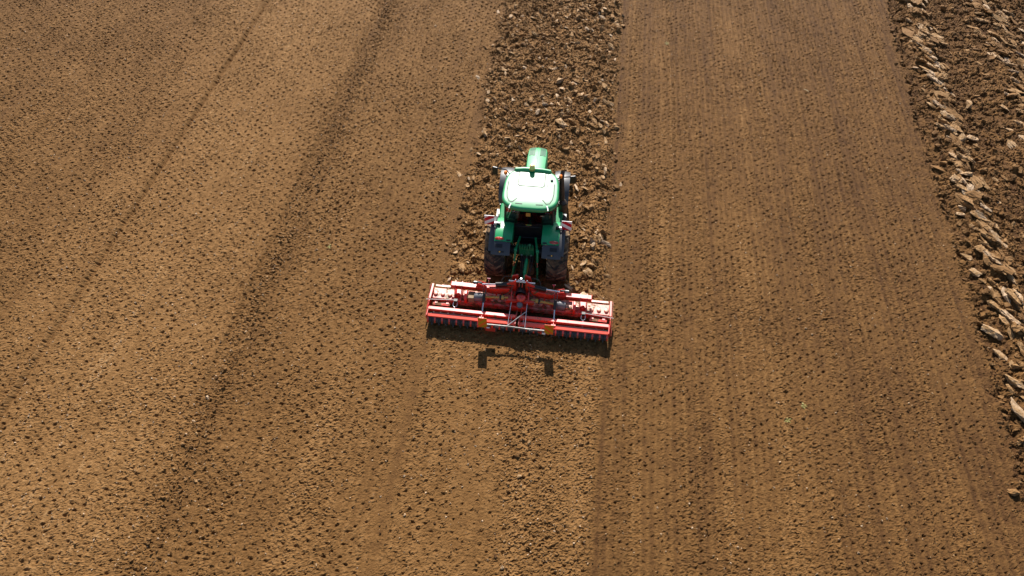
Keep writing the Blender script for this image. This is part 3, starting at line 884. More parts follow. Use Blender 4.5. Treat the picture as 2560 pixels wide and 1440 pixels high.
b.f.append([(len(rings) - 1) * NT + i for i in range(NT)]); b.m.append(0)
b.f.append([i for i in reversed(range(NT))]); b.m.append(0)
roof = b.obj('roof', 'roof', cab, smooth=50)
def ribbon(mb, pts, w, lift=0.004):
    pts = [Vector((p[0], p[1], 0)) for p in pts]; vs = []
    for i, p in enumerate(pts):
        d = (pts[min(i + 1, len(pts) - 1)] - pts[max(i - 1, 0)]).normalized()
        nrm = Vector((-d.y, d.x, 0)) * w / 2
        for q in (p - nrm, p + nrm):
            vs.append((q.x, q.y, roof_z(q.x, q.y) + lift))
    mb.add(vs, [(2 * i, 2 * i + 1, 2 * i + 3, 2 * i + 2) for i in range(len(pts) - 1)])
def arcpts(cx, cy, r, a0, a1, n=8):
    return [(cx + r * math.cos(R(a0 + (a1 - a0) * i / n)), cy + r * math.sin(R(a0 + (a1 - a0) * i / n))) for i in range(n + 1)]
# hatch panel, a shallow lid with a seam on three sides
b = MB(); hx0, hx1, hy0, hy1 = -0.42, 0.42, 0.98, 1.60
poly = [(hx0, hy1), (hx1, hy1)] + arcpts(hx1 - 0.07, hy0 + 0.07, 0.07, 0, -90, 4) + arcpts(hx0 + 0.07, hy0 + 0.07, 0.07, -90, -180, 4)
vs = [(x, y, roof_z(x, y) + 0.012) for x, y in poly] + [(x, y, roof_z(x, y) - 0.004) for x, y in poly]
n = len(poly); b.add(vs, [list(range(n))] + [(i, (i + 1) % n, n + (i + 1) % n, n + i) for i in range(n)])
hatch = b.obj('roof_hatch', 'roof', roof, smooth=30)
b = MB()
ribbon(b, [(hx0 - 0.015, hy1)] + [(hx0 - 0.015, hy0 + 0.1)] + arcpts(hx0 + 0.07, hy0 + 0.07, 0.085, 180, 270, 6) + [(0, hy0 - 0.015)] + arcpts(hx1 - 0.07, hy0 + 0.07, 0.085, -90, 0, 6) + [(hx1 + 0.015, hy1)], 0.036)
for sd in (-1, 1):
    ribbon(b, [(sd * 0.76, 1.15), (sd * 0.77, 0.70), (sd * 0.74, 0.45), (sd * 0.66, 0.27), (sd * 0.55, 0.24), (sd * 0.42, 0.40)], 0.034)
    ribbon(b, [(sd * 0.52, 1.62), (sd * 0.54, 1.0)], 0.020)
    ribbon(b, [(sd * 0.45, 0.19), (sd * 0.22, 0.18)], 0.030)
b.obj('seam', 'line', roof, smooth=0)
for sd in (-1, 1):
    b = MB(); ribbon(b, [(sd * 0.58, 0.16), (sd * 0.62, 0.06), (sd * 0.63, -0.02)], 0.035, 0.008); b.obj('roof_glint_strip', 'white', roof, smooth=0)  # white strips painted as the bright reflections along the rear roof edges
b = MB(); b.lathe([(0.05, 0), (0.045, 0.03), (0.02, 0.045), (0, 0.047)], (0.66, 1.30, roof_z(0.66, 1.30)), (0, 0, 1), n=16); b.obj('aerial', 'fender', roof)
# rolled front edge that carries the beacon
b = MB(); yb = 1.71
b.path([(-0.60, yb - 0.01, 3.02), (-0.58, yb, 3.05), (-0.3, yb + 0.02, 3.07), (0, yb + 0.025, 3.075), (0.3, yb + 0.02, 3.07), (0.58, yb, 3.05), (0.60, yb - 0.01, 3.02)], [0.05, 0.085, 0.09, 0.09, 0.09, 0.085, 0.05], 16)
b.obj('roof_visor', 'roof', roof, smooth=50)
b = MB(); b.lathe([(0.0, 0), (0.10, 0), (0.10, 0.03), (0.085, 0.05)], (-0.03, yb - 0.01, 3.13), (0, 0, 1), n=24)
bc = b.obj('beacon', 'yellow', roof)
b = MB(); b.lathe([(0.085, 0.05), (0.088, 0.12), (0.08, 0.17), (0.05, 0.20), (0, 0.205)], (-0.03, yb - 0.01, 3.13), (0, 0, 1), n=24); b.obj('beacon_lens', 'amber', bc)

# mirrors, indicators, exhaust
for sd in (-1, 1):
    cx, cy, cz = sd * 1.36, (2.02 if sd > 0 else 2.20), 2.50
    b = MB(); b.path([(sd * 0.66, 1.72, 2.66), (sd * 0.95, cy - 0.10, 2.66), (sd * 1.28, cy + 0.01, 2.62)], 0.022, 8)
    arm = b.obj('mirror_arm', 'black', tractor)
    b = MB(); b.box((cx, cy, cz), (0.20, 0.08, 0.31), (R(-6), 0, R(sd * 14)))
    mr = b.obj('mirror', 'black', arm, bevel=0.025)
    b = MB(); b.box((cx + sd * 0.009, cy - 0.037, cz + 0.004), (0.155, 0.006, 0.25), (R(-6), 0, R(sd * 14))); b.obj('mirror_glass', 'mirror', mr)
    b = MB(); b.path([(sd * 0.74, 1.66, 2.62), (sd * 0.92, 1.80, 2.66), (sd * 0.94, 1.82, 2.74)], 0.018, 8); st = b.obj('lamp_stalk', 'black', tractor)
    b = MB(); b.lathe([(0.045, 0), (0.062, 0.03), (0.062, 0.08), (0.045, 0.115), (0, 0.125)], (sd * 0.94, 1.82, 2.73), (0, 0, 1), n=18); b.obj('indicator_lamp', 'orange', st)
b = MB()
b.tube((1.08, 1.78, 1.25), (1.08, 1.78, 1.60), 0.15, n=20); b.tube((1.08, 1.78, 1.60), (1.06, 1.80, 1.72), 0.15, 0.09, n=20)
b.path([(1.06, 1.80, 1.70), (1.00, 1.88, 2.30), (0.98, 1.90, 2.62), (0.985, 1.95, 2.78), (1.0, 2.03, 2.86)], [0.085, 0.085, 0.08, 0.075, 0.07], 16)
b.obj('exhaust_pipe', paint('exhaust_iron', (0.030, 0.020, 0.017), 0.45, dust=0.2), tractor)

# steps and tanks at the sides
for sd in (-1, 1):
    b = MB()
    b.box((sd * 0.90, 1.45, 0.98), (0.44, 0.85, 0.62))
    tk = b.obj('fuel_tank', 'tank', tractor, bevel=0.05)
    b = MB()
    for z in (0.45, 0.75, 1.05): b.box((sd * 1.18, 1.55, z), (0.14, 0.42, 0.04))
    for y in (1.32, 1.78): b.bar((sd * 1.18, y, 0.42), (sd * 1.14, y, 1.30), 0.03, 0.05, up=(0, 1, 0))
    b.obj('step', 'black', tk)
    b = MB(); b.path([(sd * 0.86, 0.98, 1.62), (sd * 0.90, 0.96, 2.3), (sd * 0.82, 0.96, 2.36)], 0.016, 8); b.obj('grab_handle', 'alu', tractor)

# red and white warning boards on the rear mudguards
def clip(poly, a, b_, c):
    """keep the part of a polygon where a*x + b*y <= c"""
    out = []
    for i in range(len(poly)):
        p, q = poly[i], poly[(i + 1) % len(poly)]
        dp = a * p[0] + b_ * p[1] - c; dq = a * q[0] + b_ * q[1] - c
        if dp <= 0: out.append(p)
        if (dp < 0) != (dq < 0) and dp != dq:
            t = dp / (dp - dq); out.append((p[0] + (q[0] - p[0]) * t, p[1] + (q[1] - p[1]) * t))
    return out
def striped_board(name, parent, c, w, h, lean, slope, period, phase, m_base, m_stripe, frame=None):
    """upright board facing backwards, diagonal bands laid on its face"""
    mb = MB(); c = Vector(c); ca, sa = math.cos(lean), math.sin(lean)
    def P(u, v, d): return (c.x + u, c.y - d * ca + v * sa, c.z + v * ca + d * sa)
    hw, hh = w / 2, h / 2
    mb.add([P(u, v, d) for d in (-0.012, 0.0) for u, v in ((-hw, -hh), (hw, -hh), (hw, hh), (-hw, hh))], [(3, 2, 1, 0), (4, 5, 6, 7), (0, 1, 5, 4), (1, 2, 6, 5), (2, 3, 7, 6), (3, 0, 4, 7)])
    mb.mi = 1
    k = -6
    for k in range(-6, 7):
        e = 0.006
        poly = [(-hw + e, -hh + e), (hw - e, -hh + e), (hw - e, hh - e), (-hw + e, hh - e)]
        lo = (k + phase) * period; hi = lo + period * 0.5
        poly = clip(poly, -slope, 1, hi); 
        if poly: poly = clip(poly, slope, -1, -lo)
        if len(poly) >= 3:
            mb.add([P(u, v, 0.003) for u, v in poly], [list(range(len(poly)))])
    o = mb.obj(name, [m_base, m_stripe], parent, smooth=0)
    return o
for sd in (-1, 1):
    bx = sd * 1.29 + (0.0 if sd < 0 else -0.02)
    o = striped_board('warning_board', tractor, (bx, 0.06, 2.26), 0.33, 0.42, R(0), -sd * 0.62, 0.30, 0.10, 'white', 'board_red')
    b = MB(); b.bar((bx + sd * 0.14, 0.075, 2.065), (sd * 1.0, 0.10, 2.08), 0.03, 0.03); b.bar((bx, 0.08, 2.07), (sd * 1.04, 0.02, 2.02), 0.02, 0.02); b.obj('bracket', 'black', o)
    b = MB(); b.box((sd * 1.0, 0.08, 2.11), (0.16, 0.09, 0.10), (0, 0, R(sd * 25))); b.obj('work_lamp', 'black', tractor, bevel=0.02)
    b = MB(); b.box((sd * 1.08, 0.06, 2.165), (0.11, 0.06, 0.02)); b.obj('lamp_cover', 'white', tractor, bevel=0.005)

# rear linkage
for sd in (-1, 1):
    b = MB()
    b.bar((sd * 0.26, 0.10, 1.50), (sd * 0.36, -0.42, 1.42), 0.07, 0.12)
    b.tube((sd * 0.32, -0.42, 1.42), (sd * 0.42, -0.42, 1.42), 0.06, n=14)
    la = b.obj('lift_arm', 'green', tractor, bevel=0.01)
    b = MB(); b.tube((sd * 0.37, -0.42, 1.42), (sd * 0.39, -0.60, 1.05), 0.040, n=12); b.mi = 1; b.tube((sd * 0.39, -0.60, 1.05), (sd * 0.40, -0.68, 0.88), 0.024, n=12); b.mi = 0
    b.tube((sd * 0.40, -0.68, 0.88), (sd * 0.42, -0.78, 0.62), 0.036, n=12); b.obj('lift_rod', ['green', 'chrome'], la)
    b = MB(); b.bar((sd * 0.30, 0.0, 0.62), (sd * 0.44, -1.02, 0.58), 0.06, 0.11); b.obj('lower_link', 'green_dark', tractor, bevel=0.01)
b = MB(); b.tube((0.01, -0.30, 1.22), (0.03, -0.62, 1.20), 0.020, n=12); b.mi = 1; b.tube((0.03, -0.62, 1.20), (0.01, -1.20, 1.12), 0.055, n=16); b.tube((0.01, -1.20, 1.12), (0.0, -1.42, 1.10), 0.03, n=12)
b.obj('top_link', ['chrome', 'green'], tractor)
b = MB()
b.box((0, -0.32, 1.30), (0.50, 0.16, 0.34))
for i in range(6): b.box((-0.23 + i * 0.085, -0.36, 1.52), (0.055, 0.12, 0.14))
for i in range(5): b.bar((-0.20 + i * 0.09, -0.42, 1.40), (-0.20 + i * 0.09, -0.50, 1.26), 0.016, 0.016)
b.tube((0.1, -0.3, 1.5), (0.1, -0.36, 1.64), 0.05, n=12)
b.obj('hydraulic_valves', 'green_dark', tractor, bevel=0.01)
for sd in (-1, 1):
    b = MB(); b.box((sd * 0.16, -0.44, 1.20), (0.06, 0.05, 0.06)); b.obj('coupling', 'alu', tractor, bevel=0.01)
for dx, k in ((-0.10, 0.0), (-0.06, 0.06), (-0.02, 0.10), (0.10, 0.03), (0.15, 0.08)):
    b = MB(); b.path([(dx * 1.6, -0.46, 1.20), (dx * 1.6, -0.62, 1.16 + k), (dx * 1.3, -0.95, 0.98 + k), (dx, -1.30, 1.06), (dx * 0.8, -1.52, 1.22)], 0.017, 8); b.obj('hydraulic_hose', 'hose', tractor, smooth=60)
b = MB(); b.tube((0.04, -0.30, 0.80), (0.03, -1.30, 0.88), 0.085, 0.07, n=18); b.obj('drive_shaft', 'yellow', tractor)

# ================================================================== folding power harrow
harrow = empty('power_harrow', (0.0, 0.0, 0.0))
tag(harrow, 'red folding power harrow with a toothed roller hitched behind the tractor', 'harrow')
for sd in (-1, 1):
    x0, x1 = sd * 0.07, sd * 2.96
    X = lambda a: sd * a
    # rotor housing: long trough, flanged lid
    b = MB()
    b.prism([(0.60, 0.24), (0.60, 0.44), (0.64, 0.47), (1.06, 0.47), (1.10, 0.44), (1.10, 0.24), (1.0, 0.20), (0.70, 0.20)], 0, min(x0, x1), max(x0, x1))
    b.box((X(2.62), 1.15, 0.49), (0.62, 0.10, 0.02), (R(-10), 0, 0))
    hs = b.obj('rotor_housing', 'red_dust_sheen', harrow, bevel=0.008)
    for i in range(12):
        xc = X(0.20 + i * 0.242)
        if abs(abs(xc) - 1.55) < 0.2: continue
        b = MB(); b.lathe([(0.075, 0.0), (0.07, 0.03), (0.062, 0.055), (0.045, 0.062), (0, 0.062)], (xc, 0.80, 0.4705), (0, 0, 1), n=18); b.obj('bearing_cap', 'cap', hs)
    b = MB()
    for i in range(12):
        for s2 in (-1, 1):
            xc = X(0.20 + i * 0.242) + s2 * 0.07
            b.box((xc, 0.83 + s2 * 0.05, 0.06), (0.03, 0.06, 0.34), None, 0.8)
    b.obj('rotor_tines', 'steel_dark', hs)
    # levelling bar behind the housing
    b = MB(); b.box((X(2.62), 0.47, 0.36), (0.58, 0.09, 0.03), (R(14), 0, 0)); b.box((X(2.42), 0.53, 0.38), (0.1, 0.1, 0.02)); b.box((X(2.80), 0.53, 0.38), (0.1, 0.1, 0.02)); b.obj('levelling_bar', 'red_dust_sheen', harrow, bevel=0.004)
    b = MB(); b.box((X(1.2), 0.47, 0.16), (2.2, 0.05, 0.16), (R(14), 0, 0)); b.obj('soil_board', 'steel_dark', harrow, bevel=0.004)
    # front frame beam and the cross ribs that hold the housing
    b = MB(); b.box((X(1.86), 0.985, 0.82), (0.95, 0.17, 0.17)); b.box((X(2.335), 0.985, 0.82), (0.02, 0.20, 0.20))
    fb = b.obj('frame_beam', 'red', harrow, bevel=0.012)
    b = MB()
    for xr in (1.97, 2.19):
        b.prism([(1.09, 0.93), (0.90, 0.93), (0.56, 0.53), (0.56, 0.474), (1.09, 0.474)], 0, X(xr) - 0.012, X(xr) + 0.012)
    b.obj('rib_plate', 'red', fb)
    b = MB(); b.box((X(2.08), 0.80, 0.50), (0.19, 0.50, 0.04)); b.lathe([(0.085, 0), (0.08, 0.03), (0.065, 0.08), (0, 0.082)], (X(2.08), 0.78, 0.52), (0, 0, 1), n=18); b.obj('bearing_plate', 'red_clean', fb, bevel=0.005)
    # folding arm: tapered box from the headstock to the beam
    b = MB()
    for w0, w1 in (((0.34, 1.02), (1.05, 0.92)),):
        b.bar((X(0.34), 0.93, 0.98), (X(1.02), 0.93, 0.88), 0.22, 0.28)
        b.bar((X(0.98), 0.95, 0.88), (X(1.45), 0.97, 0.84), 0.20, 0.24)
    b.box((X(0.80), 0.86, 0.80), (0.05, 0.10, 0.26)); b.box((X(0.62), 0.84, 0.80), (0.04, 0.08, 0.20))
    b.prism([(X(1.12), 1.02), (X(1.42), 1.12), (X(1.50), 0.95), (X(1.50), 0.75), (X(1.12), 0.75)], 1, 0.90, 0.93)
    b.prism([(X(1.12), 1.02), (X(1.42), 1.12), (X(1.50), 0.95), (X(1.50), 0.75), (X(1.12), 0.75)], 1, 1.03, 1.06)
    b.bar((X(0.9), 0.80, 0.62), (X(1.25), 0.78, 0.50), 0.08, 0.12)
    b.obj('folding_arm', 'red', harrow, bevel=0.012)
    # hydraulic ram and its rod, spring damper at the outer end
    b = MB(); b.tube((X(0.30), 0.97, 1.20), (X(0.83), 0.95, 1.12), 0.075, n=18); ram = b.obj('hydraulic_cylinder', 'black', harrow)
    b = MB(); b.tube((X(0.83), 0.95, 1.12), (X(1.28), 0.95, 1.06), 0.028, n=14); b.obj('piston_rod', 'chrome', ram)
    b = MB(); b.tube((X(1.30), 0.99, 1.07), (X(1.42), 0.99, 1.06), 0.040, n=14); b.tube((X(1.42), 0.99, 1.06), (X(1.58), 0.99, 1.05), 0.055, n=14)
    b.mi = 1
    for i in range(3): b.tube((X(1.47 + i * 0.035), 0.99, 1.056), (X(1.48 + i * 0.035), 0.99, 1.055), 0.062, n=14)
    b.obj('accumulator', ['black', 'alu'], harrow)
    # gearbox on the housing with grey shaft guard and flange
    b = MB(); b.box((X(1.62), 0.72, 0.60), (0.22, 0.30, 0.26)); b.obj('gearbox', 'tan' if sd < 0 else 'red_dust_sheen', harrow, bevel=0.02)
    b = MB(); b.prism([(0.52, 0.474), (0.92, 0.474), (0.92, 0.70), (0.80, 0.84), (0.64, 0.84), (0.52, 0.70)], 0, X(1.80) - 0.05, X(1.80) + 0.05); b.obj('gearbox_flange', 'red', harrow, bevel=0.02)
    b = MB(); b.lathe([(0.0, 0), (0.13, 0.0), (0.145, 0.03), (0.145, 0.22), (0.12, 0.25), (0.12, 0.30), (0.07, 0.33), (0.06, 0.36)], (X(1.50), 0.66, 0.72), (-sd, 0, 0.12), n=28); b.obj('shaft_guard', 'grey', harrow, smooth=40)
    # drive shaft to the outer gearbox
    b = MB(); b.tube((X(1.16), 0.66, 0.76), (X(0.52), 0.66, 0.84), 0.040 , n=16); b.tube((X(0.60), 0.66, 0.83), (X(0.52), 0.66, 0.84), 0.075, n=16); b.tube((X(0.52), 0.66, 0.84), (X(0.38), 0.66, 0.86), 0.035, n=12)
    b.mi = 1; b.tube((X(0.66), 0.66, 0.822), (X(0.61), 0.66, 0.83), 0.082, n=16)
    b.obj('cardan_shaft', ['yellow', 'black'], harrow)
    # end plate
    b = MB(); b.prism([(1.10, 0.62), (1.10, 0.10), (0.40, 0.06), (-0.02, 0.28), (-0.14, 0.30), (-0.14, 0.48), (0.05, 0.60), (0.45, 0.60)], 0, X(3.0) - 0.012, X(3.0) + 0.012)
    b.box((X(2.995), 0.80, 0.625), (0.07, 0.62, 0.02))
    ep = b.obj('end_plate', 'red', harrow, bevel=0.003)
    b = MB(); b.bar((X(3.075), 1.08, 0.58), (X(3.075), 0.0, 0.20), 0.012, 0.16, up=(0, 0, 1)); b.obj('side_shield', 'red_dust_sheen', ep)
    b = MB(); b.tube((X(2.08), 0.52, 0.62), (X(3.10), 0.40, 0.66), 0.011, n=8); b.obj('stay_rod', 'alu', ep)
    # roller frame: upper bar, brush deck and scraper bar with fingers
    b = MB(); b.box((X(1.515), 0.12, 0.55), (2.89, 0.12, 0.13)); rf = b.obj('roller_frame', 'red_clean', harrow, bevel=0.010)
    b = MB(); b.box((X(1.50), 0.0, 0.48), (2.6, 0.06, 0.012)); b.obj('clod_deck', 'cap', rf)
    b = MB(); b.box((X(1.515), -0.085, 0.50), (2.93, 0.10, 0.012), (R(14), 0, 0)); b.box((X(1.515), -0.12, 0.455), (2.93, 0.012, 0.06))
    sb = b.obj('scraper_bar', 'red_faded', rf)
    for i in range(13):
        xs_ = X(0.085 + i * 0.2385); b = MB()
        b.bar((xs_, -0.125, 0.46), (xs_, -0.205, 0.36), 0.058, 0.014); b.bar((xs_, -0.205, 0.36), (xs_, -0.235, 0.26), 0.045, 0.014)
        b.obj('scraper', 'red', sb)
    for xe in (0.055, 1.18, 2.97):
        b = MB(); b.box((X(xe), 0.0, 0.49), (0.02, 0.34, 0.20)); b.obj('frame_plate', 'red', rf, bevel=0.004)
    # packer roller: tube with rings of teeth
    b = MB(); b.tube((X(0.08), -0.02, 0.235), (X(2.95), -0.02, 0.235), 0.165, n=28)
    b.mi = 1
    for i in range(12):
        xt = X(0.085 + (i + 0.5) * 0.2385)
        for k in range(14):
            a = 2 * math.pi * k / 14 + i * 0.31
            ca, sa = math.cos(a), math.sin(a)
            p = Vector((xt, -0.02 + 0.16 * ca, 0.235 + 0.16 * sa)); q = Vector((xt, -0.02 + 0.24 * ca, 0.235 + 0.24 * sa))
            t_ = Vector((0, -sa, ca)); w_ = Vector((1, 0, 0))
            b.add([p + t_ * .035 + w_ * .012, p + t_ * .035 - w_ * .012, p - t_ * .035 - w_ * .012, p - t_ * .035 + w_ * .012, q + w_ * .009, q - w_ * .009], [(0, 1, 5, 4), (2, 3, 4, 5), (1, 2, 5), (3, 0, 4), (3, 2, 1, 0)])
    b.obj('packer_roller', ['roller', 'roller'], harrow, smooth=40)
    # depth strut and its sleeve
    b = MB(); b.tube((X(1.17), 0.62, 1.02), (X(1.17), 0.40, 0.80), 0.050, n=14); b.bar((X(1.13), 0.78, 1.08), (X(1.13), 0.62, 1.00), 0.02, 0.06); b.bar((X(1.21), 0.78, 1.08), (X(1.21), 0.62, 1.00), 0.02, 0.06)
    ds = b.obj('depth_strut', 'black', harrow)
    b = MB(); b.tube((X(1.17), 0.40, 0.80), (X(1.18), 0.14, 0.60), 0.024, n=12); b.obj('strut_rod', 'chrome', ds)
    b = MB(); b.bar((X(1.12), 0.84, 1.12), (X(1.12), 0.72, 0.98), 0.025, 0.05); b.bar((X(1.22), 0.84, 1.12), (X(1.22), 0.72, 0.98), 0.025, 0.05); b.obj('clevis', 'red', ds)
    b = MB(); b.box((X(1.18), 0.02, 0.53), (0.15, 0.16, 0.04)); b.obj('strut_foot', 'red_clean', ds, bevel=0.005)
    # spring hook half way along
    b = MB(); b.box((X(2.12), 0.50, 0.60), (0.12, 0.10, 0.10)); b.mi = 1
    b.path([(X(2.06), 0.46, 0.58), (X(2.05), 0.34, 0.55), (X(2.12), 0.24, 0.56), (X(2.19), 0.34, 0.55), (X(2.18), 0.46, 0.58)], 0.012, 8)
    b.tube((X(2.12), 0.24, 0.56), (X(2.12), 0.02, 0.52), 0.009, n=8); b.obj('spring_hook', ['black', 'chrome'], harrow, bevel=0.008)
    # triangular reflector
    b = MB(); c = Vector((X(1.07), 1.02, 1.26)); tri = [(-0.055, 0.05), (0.055, 0.05), (0.0, -0.06)]
    b.add([(c.x + u, c.y + d, c.z + v) for d in (0, 0.012) for u, v in tri], [(0, 1, 2), (5, 4, 3), (0, 3, 4, 1), (1, 4, 5, 2), (2, 5, 3, 0)])
    b.obj('reflector', paint('reflector_red', (0.5, 0.06, 0.09), 0.3), harrow)
    b = MB(); b.tube((X(1.07), 1.025, 1.20), (X(1.07), 0.99, 0.92), 0.008, n=8); b.obj('reflector_stalk', 'red', harrow)
    # looping hose to the ram
    b = MB(); b.path([(X(0.22), 1.12, 1.28), (X(0.38), 1.16, 1.36), (X(0.56), 1.12, 1.38), (X(0.64), 1.02, 1.30), (X(0.63), 0.98, 1.19)], 0.013, 8); b.obj('ram_hose', 'hose', harrow, smooth=60)
    b = MB(); b.path([(X(0.16), 1.0, 1.30), (X(0.26), 0.88, 1.22), (X(0.30), 0.80, 1.08), (X(0.42), 0.76, 0.94), (X(0.60), 0.76, 0.80)], 0.016, 8); b.obj('arm_hose', 'hose', harrow, smooth=60)

# headstock in the middle
b = MB()
for sd in (-1, 1):
    b.prism([(sd * 0.16, 1.46), (sd * 0.30, 1.38), (sd * 0.46, 1.26), (sd * 0.44, 1.06), (sd * 0.30, 0.90), (sd * 0.20, 0.90), (sd * 0.14, 1.15)], 1, 0.90, 0.94)
    b.prism([(sd * 0.10, 1.56), (sd * 0.30, 1.46), (sd * 0.34, 1.20), (sd * 0.22, 0.62), (sd * 0.14, 0.62)], 1, 1.10, 1.14)
    b.bar((sd * 0.28, 0.86, 1.00), (sd * 0.28, 0.62, 0.80), 0.05, 0.12)
    b.box((sd * 0.34, 0.60, 0.76), (0.24, 0.10, 0.10))
    b.bar((sd * 0.05, 0.94, 1.36), (sd * 0.05, 0.86, 1.22), 0.025, 0.05)
b.box((0, 1.05, 0.60), (0.50, 0.22, 0.16))
b.box((0, 0.62, 0.58), (0.50, 0.40, 0.24))
head = b.obj('headstock', 'red', harrow, bevel=0.010)
b = MB(); b.tube((-0.40, 0.96, 1.38), (0.46, 0.96, 1.36), 0.028, n=14); b.tube((-0.10, 0.97, 1.42), (0.12, 0.97, 1.42), 0.035, n=14); b.tube((0.0, 0.97, 1.42), (0.0, 0.97, 1.54), 0.03, n=10); b.tube((-0.18, 0.97, 1.38), (-0.18, 0.97, 1.46), 0.018, n=8); b.tube((0.2, 0.97, 1.38), (0.2, 0.97, 1.45), 0.018, n=8)
b.obj('hitch_pin', 'chrome', head)
b = MB(); b.lathe([(0.10, 0.0), (0.15, 0.06), (0.165, 0.20), (0.16, 0.30)], (0.02, 0.98, 1.02), (0, -1, 0.05), n=24); b.obj('drive_guard', 'black', head)
b = MB(); b.lathe([(0.0, 0.14), (0.05, 0.14), (0.10, 0.12), (0.145, 0.07), (0.15, 0.0), (0.15, -0.14)], (0.04, 0.66, 0.92), (0, -0.55, 0.83), n=28)
b.bar((-0.40, 0.58, 0.82), (0.48, 0.58, 0.82), 0.09, 0.10)
b.obj('central_gearbox', 'red', head)
b = MB(); b.lathe([(0.10, 0.0), (0.10, 0.12), (0.085, 0.15), (0.06, 0.17), (0.0, 0.17)], (0.02, 0.50, 0.70), (0, -0.35, 0.94), n=24)
b.obj('shaft_cap', 'grey', head)
b = MB()
for sd in (-1, 1): b.bar((0.02 + sd * 0.07, 0.48, 0.56), (0.02 + sd * 0.075, -0.02, 0.50), 0.03, 0.10)
b.obj('drawbar', 'red', head, bevel=0.004)

# lighting bar behind the roller, carried on thin stays
b = MB()
b.bar((-0.96, -0.345, 0.64), (-0.30, -0.32, 0.61), 0.024, 0.065); b.bar((-0.30, -0.32, 0.61), (0.28, -0.33, 0.59), 0.014, 0.075); b.bar((0.28, -0.33, 0.59), (0.96, -0.36, 0.64), 0.024, 0.065)
b.box((-0.62, -0.36, 0.60), (0.14, 0.02, 0.06)); b.box((0.50, -0.36, 0.59), (0.16, 0.02, 0.06)); b.box((-0.44, -0.355, 0.585), (0.10, 0.02, 0.06))
lb = b.obj('lighting_bar', 'bar_metal', harrow)
for sd, cx in ((-1, -1.08), (1, 1.06)):
    striped_board('marker_board', lb, (cx, -0.39, 0.77), 0.29, 0.53, R(-2), -sd * 0.60 * 1.9, 0.30, -0.05, 'board_orange', 'board_yellow')
b = MB(); b.box((-0.83, -0.40, 0.46), (0.32, 0.012, 0.20), (0, R(3), 0)); b.obj('rear_plate', 'red_plate', lb)
b = MB(); b.box((-0.90, -0.415, 0.565), (0.10, 0.02, 0.04)); b.obj('plate_lamp', 'white', lb)
b = MB(); b.box((0.78, -0.38, 0.56), (0.14, 0.015, 0.08)); b.mi = 1; b.box((0.90, -0.40, 0.54), (0.11, 0.02, 0.08)); b.obj('rear_lamp', ['red_plate', 'white'], lb, bevel=0.004)
b = MB()
for sd in (-1, 1):
    b.tube((sd * 0.26, 0.52, 0.82), (sd * 0.28, -0.32, 0.62), 0.012, n=8)
    b.tube((sd * 0.20, 0.10, 0.62), (sd * 0.20, -0.10, 0.50), 0.010, n=8)
b.tube((0.26, 0.24, 0.76), (-0.28, -0.30, 0.64), 0.014, n=8)
b.obj('stay', 'alu', lb)

